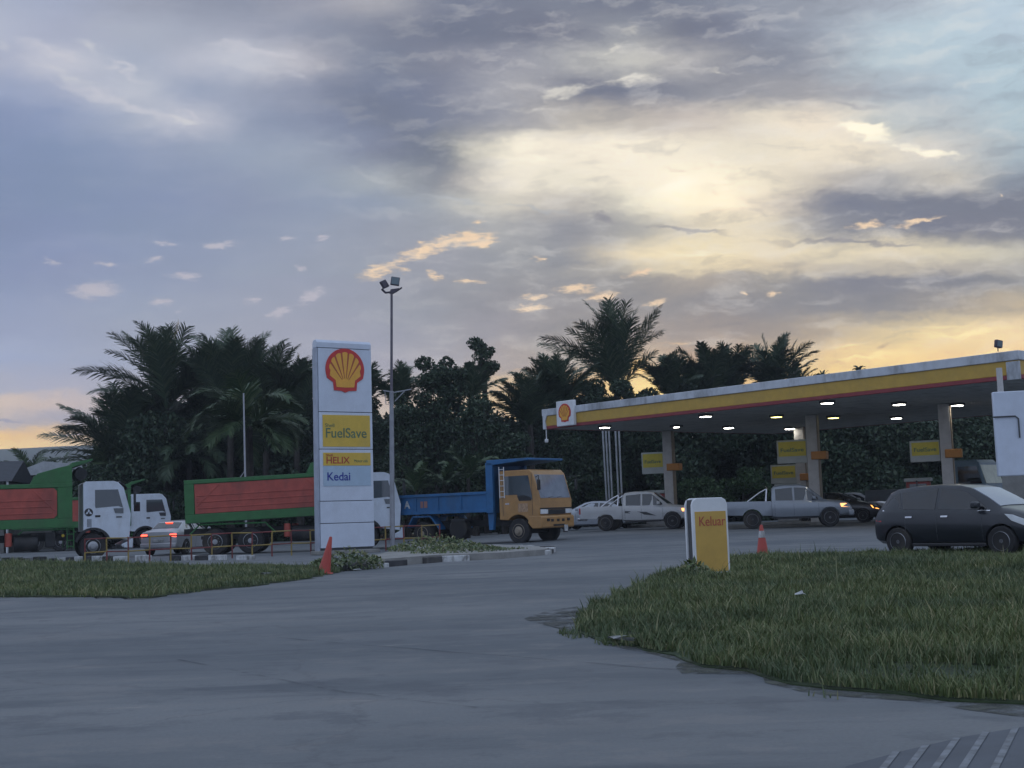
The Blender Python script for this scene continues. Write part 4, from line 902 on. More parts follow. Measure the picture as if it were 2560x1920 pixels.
    mb = MB(); mb.box(4.40, 4.475, -.85, .85, 1.0, 1.5); mb.build('grille', PLAST, t, bevel=.02)
    return t
tipper(10, 51.6, R(23), 'green and red tipper with a round badge on its cab door, at the left edge', pitch=R(.3))
tipper(89, 75, R(20), 'white truck cab with a large mirror just behind the leftmost tipper', sleeper=True)
tipper(293, 53.6, R(4), 'green and red tipper truck parked behind the white sign tower', pitch=R(1.6))
# dark blue tipper box beyond, behind the gap
# ------------------------------------------------------------------ blue and orange tipper
WSG = mat('windscreen_glass', (.26, .29, .34), .08, var=.25, vscale=1.2, spec=1., coat=1.)  # raised base colour stands in for sky reflected in the windscreen
def blue_truck(px, d, hd):
    t = empty('tipper_truck', at(px, d), hd, 'small tipper truck with an orange cab and a low blue load bed', 'truck', scale=1.0)
    ch = MB()
    for s in (-1, 1): ch.box(-3.3, 3.5, s * .38 - .05, s * .38 + .05, .70, .95)
    for x in (-3.2, -1.4, 0, 1.2, 2.4, 3.3): ch.box(x, x + .1, -.38, .38, .72, .93)
    for x in (-2.0, 2.72): ch.tube([(x, -.9, .46), (x, .9, .46)], .09, 8)
    ch.build('chassis', CHAS, t, smooth=0)
    mb = MB(); mb.lathe([(.38, -1.05), (.44, -1.0), (.44, -.72), (.38, -.68)], 22, 'y', (-.25, 0, .62)); mb.build('spare_wheel', TYRE, t)
    mb = MB(); mb.box(-.55, .15, -1.08, -.6, .92, 1.02); mb.build('bracket', CHAS, t)
    for s in (-1, 1):
        wheel(t, -2.0, s * .85, .48, .46, s, True, RIMD, dual=True); wheel(t, 2.72, s * .98, .48, .26, s, True, RIMD)
        mb = MB(); y0_, y1_ = sorted((s * .7, s * 1.12))
        P = [(-2.72, .72), (-2.45, 1.12), (-1.55, 1.12), (-1.12, .62)]
        for i in range(3): (a, b_), (c_, e_) = P[i], P[i + 1]; mb.prism([(a, b_), (c_, e_), (c_, e_ + .07), (a, b_ + .07)], y0_, y1_)
        mb.build('mudguard', BLUE, t, smooth=0)
    bed = MB(); W = 1.13
    for s in (-1, 1):
        y0_, y1_ = sorted((s * W, s * (W - .06))); bed.box(-3.45, 1.35, y0_, y1_, 1.32, 2.0)
        for x in (-3.45, -2.3, -1.15, 0., 1.27):
            y0_, y1_ = sorted((s * (W - .001), s * (W + .035))); bed.box(x, x + .07, y0_, y1_, 1.36, 1.93)
        y0_, y1_ = sorted((s * (W - .001), s * (W + .06))); bed.box(-3.5, 1.38, y0_, y1_, 1.93, 2.04); bed.box(-3.5, 1.38, y0_, y1_, 1.24, 1.36)
    bed.box(-3.45, 1.35, -W + .06, W - .06, 1.3, 1.4); bed.box(-3.5, -3.42, -W + .06, W - .06, 1.4, 2.02)
    bed.build('load_bed', BLUE, t, bevel=.01)
    hb = MB(); hb.box(1.38, 1.46, -W, W, 1.2, 3.12)
    for s in (-1, 1):
        y0_, y1_ = sorted((s * (W - .1), s * (W + .06))); hb.box(1.30, 1.62, y0_, y1_, 1.2, 3.14)
    hb.prism([(1.35, 3.02), (3.35, 3.16), (3.35, 3.24), (1.35, 3.24)], -W - .06, W + .06)
    hb.build('headboard', BLUE, t, bevel=.015)
    for s in (-1, 1):
        mb = MB(); y0_, y1_ = sorted((s * .95, s * 1.1)); mb.prism([(1.34, .55), (1.52, .55), (1.6, 1.2), (1.3, 1.2)], y0_, y1_); mb.build('support_leg', BLUE, t)
    xf, xr, zb, zt, hw = 3.72, 1.86, .92, 2.80, 1.12
    cb = MB(); cb.prism([(xr, zb), (xf - .02, zb - .1), (xf + .03, 1.62), (xf - .26, zt - .16), (xf - .42, zt), (xr + .08, zt), (xr, zt - .08)], -hw, hw)
    co_ = cb.build('cab', ORANGE, t, smooth=30)
    k = MB(); k.lathe([(.60, -1.5), (.60, 1.5)], 28, 'y', (2.72, 0, .50)); cut(co_, k, 'cut')
    bv = co_.modifiers.new('bevel', 'BEVEL'); bv.width = .06; bv.segments = 3; bv.limit_method = 'ANGLE'; bv.angle_limit = R(40)
    mb = MB(); mb.prism([(xf - .03, 1.72), (xf + .022, 1.70), (xf - .245, zt - .20), (xf - .29, zt - .20)], -hw + .09, hw - .09); mb.build('windscreen', WSG, co_)
    mb = MB(); mb.tube([(xf + .02, -.5, 1.72), (xf - .02, .1, 1.78)], .012, 5); mb.tube([(xf + .02, .1, 1.72), (xf - .02, .7, 1.78)], .012, 5); mb.build('wiper', PLAST, co_)
    for s in (-1, 1):
        y0_, y1_ = sorted((s * (hw - .02), s * (hw + .006)))
        mb = MB(); mb.prism([(2.12, 1.86), (2.72, 1.86), (2.78, 1.66), (3.42, 1.66), (3.26, zt - .22), (2.12, zt - .22)], y0_, y1_); mb.build('door_window', GLASS2, co_)
        y2, y3 = sorted((s * (hw + .001), s * (hw + .01)))
        mb = MB(); mb.prism([(2.72, 1.80), (2.80, 1.62), (3.36, 1.62), (3.36, 1.72), (3.05, 1.84)], y2, y3 + .03 * 0); mb.build('mirror_base', PLAST, co_)
        mb = MB(); mb.box(2.16, 2.34, y2, y3 + .02, 1.50, 1.55); mb.build('door_handle', CHROME, co_)
        mb = MB()
        for z in (zb + .05, zt - .12): pass
        for x in (2.04, 3.40): mb.box(x, x + .012, y2, y3 - .006, zb + .15, zt - .12)
        mb.build('door_gap', GREY, co_, smooth=0)
        mb = MB(); mb.box(2.75, 3.2, y2, y3 - .004, 1.2, 1.52); mb.build('worn_door_lettering', mat('faded_paint', (.40, .26, .16), .6, var=.3, vscale=14), co_)
        mb = MB(); mb.tube([(3.55, s * 1.05, 2.5), (3.85, s * 1.3, 2.55), (3.85, s * 1.3, 2.1)], .014, 6); arm = mb.build('mirror_arm', PLAST, t)
        mb = MB(); mb.box(3.82, 3.88, s * 1.3 - .09, s * 1.3 + .09, 2.0, 2.4); mb.build('mirror', PLAST, arm, bevel=.025)
        y4, y5 = sorted((s * .62, s * 1.08))
        mb = MB(); mb.box(xf - .0, xf + .065, y4, y5, 1.10, 1.27); mb.build('headlight', LAMPW, t, bevel=.015)
        mb = MB(); mb.box(xf + .1, xf + .13, s * .7 - .08, s * .7 + .08, .82, .92); mb.build('fog_lamp_recess', PLAST, t)
    mb = MB(); mb.box(xf - .0, xf + .05, -.6, .6, 1.08, 1.26); mb.build('grille', PLAST, t, bevel=.01)
    mb = MB(); mb.box(xf - .0, xf + .045, -1.1, 1.1, 1.28, 1.33); mb.build('trim_strip', PLAST, t)
    mb = MB(); mb.prism([(xf - .55, .78), (xf - .35, .56), (xf + .06, .56), (xf + .1, .62), (xf + .1, .98), (xf + .04, 1.04), (xf - .5, 1.04)], -1.13, 1.13); bu = mb.build('bumper', ORANGE, t, bevel=.03)
    mb = MB()
    for y in (-.5, -.1, .25): mb.box(xf + .09, xf + .106, y, y + .18, .8, .9)
    mb.box(xf + .09, xf + .106, -.35, .45, .63, .70); mb.build('bumper_slot', PLAST, bu, smooth=0)
    mb = MB(); mb.box(xf + .11, xf + .125, .38, .62, .42, .66); mb.build('number_plate', KW, t)
    # white ladder behind the door
    mb = MB(); yl = -hw - .02
    for x in (1.92, 2.14): mb.tube([(x, yl, 1.75), (x, yl, 2.95)], .018, 6)
    for k in range(6): mb.tube([(1.92, yl, 1.8 + k * .21), (2.14, yl, 1.8 + k * .21)], .014, 6)
    mb.build('ladder', WHITE, t)
    text('A', 'lettering', KW, t, (-2.85, -W - .012, 1.63), (R(90), 0, 0), .42, off=.012)
    mb = MB(); mb.box(-2.02, -1.89, -W - .012, -W, 1.5, 1.76); mb.box(-1.84, -1.67, -W - .012, -W, 1.5, 1.76); mb.build('reddish_decal', mat('decal_red', (.30, .15, .13), .6), t)
    return t
blue_truck(479, 52.2, R(-35))

# ------------------------------------------------------------------ cars
class Car:
    def __init__(s, name, loc, hd, paint, label, cat, st, scale=1., group=None):
        s.t = empty(name, loc, hd, label, cat, group, scale=scale); s.st = st; s.paint = paint
    def at(s, x):
        st = s.st
        for a, b_ in zip(st, st[1:]):
            if a[0] <= x <= b_[0]:
                k = (x - a[0]) / (b_[0] - a[0]); return [p + (q - p) * k for p, q in zip(a, b_)]
        return list(st[0] if x < st[0][0] else st[-1])
    def ring(s, q):
        x, zb, zl, zt, w, wt = q; k = min(1, max(.1, (zt - zl) / .1)); h = zl - zb
        half = [(w * .80, zb), (w * .95, zb + .07), (w * .99, zb + .35 * h), (w, zb + .62 * h), (w * .985, zl - .05), (w * .955, zl), (wt + (w * .955 - wt) * .04, zt - .06 * k), (wt * .93, zt - .02 * k), (wt * .5, zt - .002), (0, zt)]
        return [(x, -y, z) for y, z in half] + [(x, y, z) for y, z in half[-2::-1]]
    def body(s, arches, r=.36, zc=.30):
        mb = MB(); vs = []; fs = []; n = 0
        xs_ = sorted(set([q[0] for q in s.st]))
        rings = [s.ring(s.at(x)) for x in xs_]; n = len(rings[0])
        for rg_ in rings: vs += rg_
        for i in range(len(rings) - 1):
            for k in range(n): fs.append((i * n + k, i * n + (k + 1) % n, (i + 1) * n + (k + 1) % n, (i + 1) * n + k))
        fs.append(tuple(range(n))); fs.append(tuple((len(rings) - 1) * n + k for k in range(n)))
        mb.add(vs, fs); o = mb.build('body', s.paint, s.t, smooth=35)
        for x in arches:
            k = MB(); k.lathe([(r, -1.3), (r, -.55)], 26, 'y', (x, 0, zc)); cut(o, k, 'cut')
            k = MB(); k.lathe([(r, .55), (r, 1.3)], 26, 'y', (x, 0, zc)); cut(o, k, 'cut')
        s.b = o; return o
    def side(s, x, z, pr):
        q = s.at(x); _, zb, zl, zt, w, wt = q; k = min(1, max(.1, (zt - zl) / .1)); zu = zt - .06 * k; yu = wt + (w * .955 - wt) * .04
        t_ = (z - zl) / max(zu - zl, .01)
        if t_ >= 0: y = w * .955 + (yu - w * .955) * t_
        else: y = w * .955 + min(1, -t_ * 4) * (w * .045)
        return y + pr
    def window(s, pts, m=None, name='side_window', pr=.007, both=True):
        for sg in ((-1, 1) if both else (-1,)):
            n = len(pts); V = []
            for (x, z) in pts: V.append((x, sg * s.side(x, z, pr), z))
            for (x, z) in pts: V.append((x, sg * s.side(x, z, -.02), z))
            mb = MB(); mb.add(V, [tuple(range(n)), tuple(range(2 * n - 1, n - 1, -1))] + [(i, (i + 1) % n, (i + 1) % n + n, i + n) for i in range(n)])
            mb.build(name, m or GLASS, s.b, smooth=0)
    def screen(s, x0, x1, f=.86, m=None, name='windscreen', pr=.012):
        V = []; F = []; nx, ny = 5, 7
        for lay in (pr, -.02):
            for i in range(nx):
                x = x0 + (x1 - x0) * i / (nx - 1); q = s.at(x); d = .02
                qa, qb = s.at(x - d), s.at(x + d); nz = 2 * d; nxn = -(qb[3] - qa[3]); l_ = math.hypot(nz, nxn); nxn /= l_; nzn = nz / l_
                for j in range(ny):
                    y = (j / (ny - 1) * 2 - 1); V.append((x + nxn * lay, y * q[5] * f, q[3] + nzn * lay - .018 * y * y))
        o = nx * ny
        for i in range(nx - 1):
            for j in range(ny - 1):
                a = i * ny + j; F.append((a, a + 1, a + ny + 1, a + ny)); F.append((o + a, o + a + ny, o + a + ny + 1, o + a + 1))
        ed = [j for j in range(ny)] + [i * ny + ny - 1 for i in range(1, nx)] + [(nx - 1) * ny + j for j in range(ny - 2, -1, -1)] + [i * ny for i in range(nx - 2, 0, -1)]
        for a, b_ in zip(ed, ed[1:] + ed[:1]): F.append((a, b_, b_ + o, a + o))
        mb = MB(); mb.add(V, F); return mb.build(name, m or GLASS2, s.b, smooth=40)
    def lens(s, pts, m, name, sg, pr=.015):
        """corner lamp wrapped on the body side; pts (x,z)"""
        n = len(pts); V = [(x, sg * s.side(x, z, pr), z) for x, z in pts] + [(x, sg * s.side(x, z, -.12), z) for x, z in pts]
        mb = MB(); mb.add(V, [tuple(range(n)), tuple(range(2 * n - 1, n - 1, -1))] + [(i, (i + 1) % n, (i + 1) % n + n, i + n) for i in range(n)])
        return mb.build(name, m, s.t, bevel=.01)
    def wheels(s, xs_, y, r, w=.2, **k):
        for x in xs_:
            for sg in (-1, 1): wheel(s.t, x, sg * y, r, w, sg, **k)
    def mirrors(s, x, z, y, m=None):
        for sg in (-1, 1):
            mb = MB(); a, b_ = sorted((sg * y, sg * (y + .2))); mb.box(x - .08, x + .06, a, b_, z, z + .14); mb.build('door_mirror', m or s.paint, s.t, bevel=.035)
    def bx(s, name, m, *a, bevel=.015):
        mb = MB(); mb.box(*a); return mb.build(name, m, s.t, bevel=bevel)
    def gaps(s, xs_, z0=.32):
        for sg in (-1, 1):
            for x in xs_:
                mb = MB(); q = s.at(x); zs = [z0 + (q[2] - z0) * k / 6 for k in range(7)]
                yy = [s.ysurf(x, z) for z in zs]
                V = []
                for z, y in zip(zs, yy): V += [(x - .006, sg * (y + .003), z), (x + .006, sg * (y + .003), z), (x - .006, sg * (y - .02), z), (x + .006, sg * (y - .02), z)]
                F = []
                for i in range(6):
                    a = i * 4; F += [(a, a + 1, a + 5, a + 4), (a + 2, a + 6, a + 7, a + 3), (a, a + 4, a + 6, a + 2), (a + 1, a + 3, a + 7, a + 5)]
                mb.add(V, F); mb.build('door_gap', GREY, s.b, smooth=0)
    def ysurf(s, x, z):
        r = [(y, zz) for _, y, zz in s.ring(s.at(x)) if y >= 0]; r.sort(key=lambda a: a[1])
        for a, b_ in zip(r, r[1:]):
            if a[1] <= z <= b_[1] and b_[1] > a[1]:
                return a[0] + (b_[0] - a[0]) * (z - a[1]) / (b_[1] - a[1])
        return r[0][0]
def paint(name, c, rough=.35, metal=.0):
    return mat(name, c, rough, metal, var=.04, coat=.7, dirt=tuple(v * .7 for v in c), damt=.2)
TAILLIT = mat('tail_lamp_lit', (.6, .03, .02), .4, emit=(1, .08, .04), estr=5)
AMBLIT = mat('indicator_lit', (.7, .3, .1), .4, emit=(1, .42, .14), estr=2.4)
HEADLIT = mat('headlamp_lit', (.9, .9, .9), .4, emit=(1, .97, .9), estr=3)

# dark hatchback in the foreground
hst = [(-1.84, .42, .62, .70, .66, .58), (-1.80, .30, .82, .93, .76, .62), (-1.70, .26, .93, 1.10, .80, .60), (-1.48, .24, .95, 1.36, .82, .58), (-1.30, .24, .95, 1.43, .83, .57), (-.9, .22, .94, 1.475, .83, .565), (-.3, .22, .92, 1.49, .83, .56), (.2, .22, .90, 1.46, .83, .56), (.42, .22, .89, 1.41, .83, .57), (.85, .22, .87, 1.18, .83, .63), (1.12, .22, .86, 1.0, .82, .70), (1.2, .22, .86, .965, .82, .72), (1.5, .22, .82, .89, .80, .68), (1.72, .24, .70, .78, .74, .60), (1.82, .28, .55, .62, .62, .50), (1.86, .32, .45, .50, .5, .4)]
dk = mat('dark_grey_paint', (.012, .015, .021), .28, coat=.35, var=.05); TINT = mat('tinted_glass', (.004, .005, .007), .03, var=0, spec=.9)
c = Car('hatchback_car', at(971, 28.2), R(-50), dk, 'dark grey hatchback with tinted windows cut off by the right edge', 'car', hst, 1.02)
c.body((-1.20, 1.18), .35, .30)
c.wheels((-1.20, 1.18), .74, .30, .19, spokes=7, rim=RIM)
c.window([(-1.55, 1.02), (-1.42, 1.28), (-1.22, 1.33), (-1.12, 1.0)], TINT, name='quarter_window')
c.window([(-1.06, .98), (-1.16, 1.34), (-.30, 1.40), (-.30, .96)], TINT); c.window([(-.22, .96), (-.22, 1.40), (.16, 1.37), (.42, 1.28), (.86, .98), (.86, .94)], TINT)
for x in (-.98, -.14): c.window([(x, .80), (x + .16, .80), (x + .16, .835), (x, .835)], CHROME, 'door_handle', .02)
c.window([(-1.58, .955), (.95, .905), (.95, .925), (-1.58, .98)], CHROME, 'window_trim', .010)
c.screen(.46, 1.10, .9, mat('screen_sky', (.25, .28, .35), .08, spec=1., var=0)); c.screen(-1.69, -1.52, .85, GLASS, 'rear_window')  # pale blue base paints the reflected sky into the windscreen
c.mirrors(.72, .96, .80); c.gaps((-1.0, -.26, .78)); c.bx('front_plate', KW, 1.84, 1.87, -.25, .25, .38, .48)
for sg in (-1, 1):
    c.lens([(1.28, .84), (1.42, .70), (1.66, .60), (1.74, .62), (1.68, .72), (1.45, .82)], LAMPW, 'headlight', sg, .012)
    c.lens([(-1.76, .74), (-1.60, .72), (-1.62, 1.02), (-1.70, 1.0)], REDL, 'tail_light', sg, .01)
    c.bx('sill_trim', PLAST, -.85, .85, min(sg * .8, sg * .84), max(sg * .8, sg * .84), .20, .27)
c.bx('roof_antenna', PLAST, -1.2, -1.17, -.01, .01, 1.42, 1.6)
c.bx('grille', PLAST, 1.80, 1.85, -.4, .4, .42, .52)

def pickup(loc, hd, pnt, label, stripe=False, scale=1., bars=True, lit=False):
    st = [(-.62, .45, 1.06, 1.10, .86, .80), (-.60, .42, 1.06, 1.60, .86, .66), (-.52, .40, 1.06, 1.71, .87, .64), (-.1, .38, 1.05, 1.76, .88, .63), (.5, .38, 1.04, 1.75, .88, .63), (.78, .38, 1.04, 1.70, .88, .64), (1.25, .38, 1.03, 1.30, .88, .70), (1.45, .38, 1.02, 1.14, .88, .75), (1.6, .40, 1.02, 1.10, .88, .76), (2.1, .42, .98, 1.05, .87, .74), (2.42, .44, .90, .96, .82, .66), (2.52, .46, .78, .82, .74, .6), (2.55, .5, .70, .73, .7, .5)]
    c = Car('pickup_truck', loc, hd, pnt, label, 'pickup truck', st, scale)
    c.body((1.66,), .42, .38)
    bed = MB()
    for sg in (-1, 1):
        y0_, y1_ = sorted((sg * .80, sg * .87)); bed.prism([(-2.58, .58), (-.63, .50), (-.63, 1.10), (-2.60, 1.13)], y0_, y1_)
    bed.box(-2.55, -.64, -.80, .80, .58, .66); bed.box(-2.62, -2.55, -.86, .86, .58, 1.12)
    bo = bed.build('cargo_bed', pnt, c.t, bevel=.012)
    k = MB(); k.lathe([(.42, -1.2), (.42, 1.2)], 26, 'y', (-1.42, 0, .38)); cut(bo, k, 'cut')
    c.wheels((-1.42, 1.66), .76, .37, .24, spokes=6)
    c.window([(-.46, 1.12), (-.46, 1.58), (.22, 1.62), (.22, 1.10)]); c.window([(.30, 1.10), (.30, 1.62), (.74, 1.60), (.86, 1.50), (1.22, 1.16), (1.22, 1.10)])
    c.screen(.82, 1.42, .88); c.mirrors(1.08, 1.12, .84); c.gaps((-.5, .26, 1.24), .5)
    for sg in (-1, 1):
        c.lens([(2.08, .92), (2.12, .78), (2.44, .76), (2.46, .86), (2.3, .92)], AMBLIT if lit and sg < 0 else LAMPW, 'headlight', sg, .012)
        c.bx('tail_light', REDL, -2.635, -2.56, min(sg * .74, sg * .875), max(sg * .74, sg * .875), .78, 1.06)
        c.bx('side_step', PLAST, -.5, 1.15, min(sg * .8, sg * .92), max(sg * .8, sg * .92), .36, .41)
        if stripe:
            q = [(-.5, .78), (.95, .62), (.5, .80), (-.5, .88)]; V = [(x, sg * (c.ysurf(x, z) + .004), z) for x, z in q]; mb = MB(); mb.add(V, [(0, 1, 2, 3)]); mb.build('side_decal', GREY, c.b, smooth=0)
    c.bx('grille', PLAST, 2.44, 2.555, -.42, .42, .74, .88); c.bx('bumper', pnt, 2.4, 2.62, -.84, .84, .42, .68, bevel=.06); c.bx('bumper_intake', PLAST, 2.5, 2.628, -.45, .45, .46, .56)
    c.bx('number_plate', PLAST, 2.62, 2.64, -.22, .22, .58, .66); c.bx('rear_bumper', CHROME, -2.74, -2.62, -.8, .8, .48, .62, bevel=.03)
    if bars:
        mb = MB()
        for x, z in ((-.72, 1.62), (-1.0, 1.55)): pass
        mb.tube([(-.85, -.76, 1.1), (-.80, -.70, 1.58), (-.80, -.5, 1.66), (-.80, .5, 1.66), (-.80, .70, 1.58), (-.85, .76, 1.1)], .035, 8)
        for sg in (-1, 1): mb.tube([(-.80, sg * .66, 1.6), (-1.1, sg * .72, 1.45), (-1.6, sg * .78, 1.1)], .035, 8)
        mb.build('roll_bar', CHROME, c.t)
    return c
wp_ = paint('pickup_white', (.50, .51, .52)); sv = paint('pickup_silver', (.26, .29, .33), .35, .3)
pk = pickup(at(640, 62.5), R(-16), wp_, 'white double cab pickup with a roll bar and a dark side stripe', True, 1.04, lit=True)
pk2 = pickup(at(788, 55.5), R(-10), sv, 'silver grey double cab pickup with a chrome roll bar beside the exit sign', False, 1.03, lit=True)

sst_ = [(-2.2, .42, .70, .76, .70, .6), (-2.14, .30, .92, .98, .80, .66), (-1.95, .26, .98, 1.05, .84, .68), (-1.55, .24, .98, 1.10, .86, .66), (-1.0, .22, .96, 1.38, .87, .60), (-.6, .22, .95, 1.44, .87, .58), (0, .22, .94, 1.46, .87, .58), (.4, .22, .93, 1.40, .87, .59), (1.15, .22, .92, 1.04, .86, .72), (1.3, .22, .90, .99, .86, .72), (1.9, .25, .80, .86, .82, .66), (2.12, .30, .64, .70, .72, .55), (2.2, .36, .50, .56, .6, .45)]
def sedan(loc, hd, pnt, label, scale=1., tail=False, head=False, rear=GLASS):
    c = Car('parked_car', loc, hd, pnt, label, 'car', sst_, scale)
    c.body((-1.32, 1.38), .36, .31); c.wheels((-1.32, 1.38), .78, .315, .2)
    c.window([(-1.22, 1.03), (-1.0, 1.24), (-.86, 1.30), (-.42, 1.35), (-.42, 1.0)]); c.window([(-.34, 1.0), (-.34, 1.35), (.1, 1.36), (.38, 1.28), (.9, 1.0)])
    c.screen(.44, 1.12, .88); c.screen(-1.5, -1.04, .88, rear, 'rear_window'); c.mirrors(.75, .98, .84); c.gaps((-.38, .84))
    for sg in (-1, 1):
        c.lens([(1.75, .80), (1.85, .66), (2.12, .60), (2.06, .72)], HEADLIT if head and sg < 0 else LAMPW, 'headlight', sg, .012)
        c.bx('tail_light', TAILLIT if tail else REDL, -2.19, -2.02, min(sg * .5, sg * .78), max(sg * .5, sg * .78), .76, .88)
    if tail: c.bx('brake_lamp', TAILLIT, -1.16, -1.10, -.16, .16, 1.335, 1.365)
    c.bx('number_plate', KW, -2.23, -2.2, -.24, .24, .56, .67); c.bx('rear_bumper', pnt, -2.26, -2.1, -.8, .8, .32, .52, bevel=.05); c.bx('grille', PLAST, 2.1, 2.2, -.45, .45, .48, .6)
    return c
wc = paint('car_white', (.46, .47, .50))
sedan(at(181, 56.5), R(80), wc, 'white saloon car with glowing red tail lights between the tipper trucks', tail=True)
sedan(at(597, 69), R(158), paint('car_pale', (.44, .48, .54)), 'pale car half hidden between the orange cab and the white pickup', 1.02)
sedan(at(836, 62.5), R(-22), paint('car_dark', (.03, .03, .035)), 'dark car with lit amber lamps just beyond the silver pickup', head=False)
sedan(at(856, 69), R(-25), wc, 'white car mostly hidden behind the silver pickup bonnet', head=False)
# lit lamps of the dark car
for o in bpy.data.objects:
    if o.name.startswith('headlight') and o.parent and str(o.parent.get('label', '')).startswith('dark car'):
        o.data.materials[0] = mat('hazard_lit', (.7, .25, .05), .4, emit=(1, .38, .08), estr=4)
# blue-white truck cab far right
def far_truck(px, d, hd, label):
    t = empty('box_truck', at(px, d), hd, label, 'truck')
    mb = MB(); mb.prism([(0, .7), (1.7, .6), (1.75, 1.5), (1.5, 2.55), (1.35, 2.7), (.05, 2.7), (0, 2.6)], -1.05, 1.05); cb = mb.build('cab', mat('far_cab_blue', (.16, .24, .30), .45), t, bevel=.05)
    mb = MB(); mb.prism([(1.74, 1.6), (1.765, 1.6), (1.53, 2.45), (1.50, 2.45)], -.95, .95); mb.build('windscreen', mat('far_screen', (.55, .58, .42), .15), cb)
    for s in (-1, 1):
        mb = MB(); y0_, y1_ = sorted((s * 1.03, s * 1.06)); mb.prism([(.5, 1.6), (1.6, 1.6), (1.4, 2.4), (.5, 2.4)], y0_, y1_); mb.build('side_window', GLASS, cb)
        wheel(t, .9, s * .92, .42, .24, s, True, RIM); wheel(t, -2.8, s * .85, .42, .4, s, True, RIM, dual=True)
    mb = MB(); mb.box(-4.2, -.15, -1.05, 1.05, .95, 1.5); mb.build('load_bed', mat('far_bed', (.12, .14, .16), .6), t, bevel=.03)
    mb = MB(); mb.box(1.7, 1.85, -1.05, 1.05, .45, .8); mb.build('bumper', CHAS, t, bevel=.03)
far_truck(960, 61, R(-42), 'bluish truck cab seen beyond the dark hatchback roof')

# ------------------------------------------------------------------ houses and hill at the far left
HOUSE = mat('house_wall', (.2, .2, .19), .8, dirt=(.1, .1, .1)); HROOF = mat('house_roof', (.035, .04, .05), .7, var=.2)
b_ = at(-26, 74); h1 = empty('house', b_, R(10), 'dark roofed house at the left edge behind the tipper box', 'house')
zr = zat(459, 0, 74)
mb = MB(); mb.box(-5, 1.6, 0, 5, 0, zr - 1.3); mb.build('wall', HOUSE, h1)
mb = MB(); mb.prism([(-1, zr - 1.3), (2.5, zr), (6, zr - 1.3)], -5.6, 2.2, 'x'); mb.build('roof', HROOF, h1)
mb = MB(); mb.tube([(1.95, -.8, 0), (1.95, -.8, zr - 1.3)], .07, 8); mb.build('white_post', WHITE, h1)
b_ = at(66, 82); h2 = empty('house', b_, R(-6), 'small house whose white gable shows above the leftmost tipper box', 'house')
zr = zat(461, 62, 82)
mb = MB(); mb.box(-3, 2.2, 0, 4, 0, zr - .8); mb.build('wall', HOUSE, h2)
mb = MB(); mb.prism([(-3.4, zr - .75), (-1.2, zr), (2.8, zr - .5), (2.8, zr - .62), (-3.2, zr - .9)], -.6, 4.5); mb.build('roof', mat('roof_white', (.42, .44, .46), .6), h2)
hm = mat('hill_forest', (.035, .055, .035), .95, var=.3, vscale=.01)
rg = np.random.default_rng(5); xs_ = np.linspace(-1100, 300, 60); ys_ = np.linspace(1150, 1650, 14)
V = []
for y in ys_:
    for x in xs_:
        e = math.sin(math.pi * (y - 1150) / 500); hgt = (93 + 6 * math.sin(x / 150 + 1) + 2 * math.sin(x / 41)) * max(e, 0) ** .8
        V.append((x, y, hgt - .5))
F = [(j * 60 + i, j * 60 + i + 1, (j + 1) * 60 + i + 1, (j + 1) * 60 + i) for j in range(13) for i in range(59)]
tag(npmesh('hills', np.array(V), np.array(F), hm, smooth=True), kind='structure')

# ------------------------------------------------------------------ trees
def leafmat(name, a, b2, c2):
    m = bpy.data.materials.new(name); m.use_nodes = True; b = NB(m.node_tree); p = m.node_tree.nodes['Principled BSDF']
    g = b.new('ShaderNodeNewGeometry').outputs['Random Per Island']
    c = b.ramp(g, [(0, a + (1,)), (.6, b2 + (1,)), (1, c2 + (1,))]); m.node_tree.links.new(c, p.inputs['Base Color'])
    p.inputs['Roughness'].default_value = .5; p.inputs['Specular IOR Level'].default_value = .3
    return m
LP = leafmat('palm_leaf', (.035, .062, .036), (.055, .09, .05), (.10, .13, .075))
LPY = leafmat('young_palm_leaf', (.03, .06, .026), (.05, .09, .035), (.10, .13, .06))
LB = leafmat('broad_leaf', (.022, .045, .026), (.036, .064, .036), (.07, .095, .05))
LU = leafmat('bush_leaf', (.025, .055, .02), (.04, .08, .028), (.07, .11, .04))
BARK = mat('bark', (.035, .03, .026), .9, var=.4)
def rows(a): return np.ascontiguousarray(a)
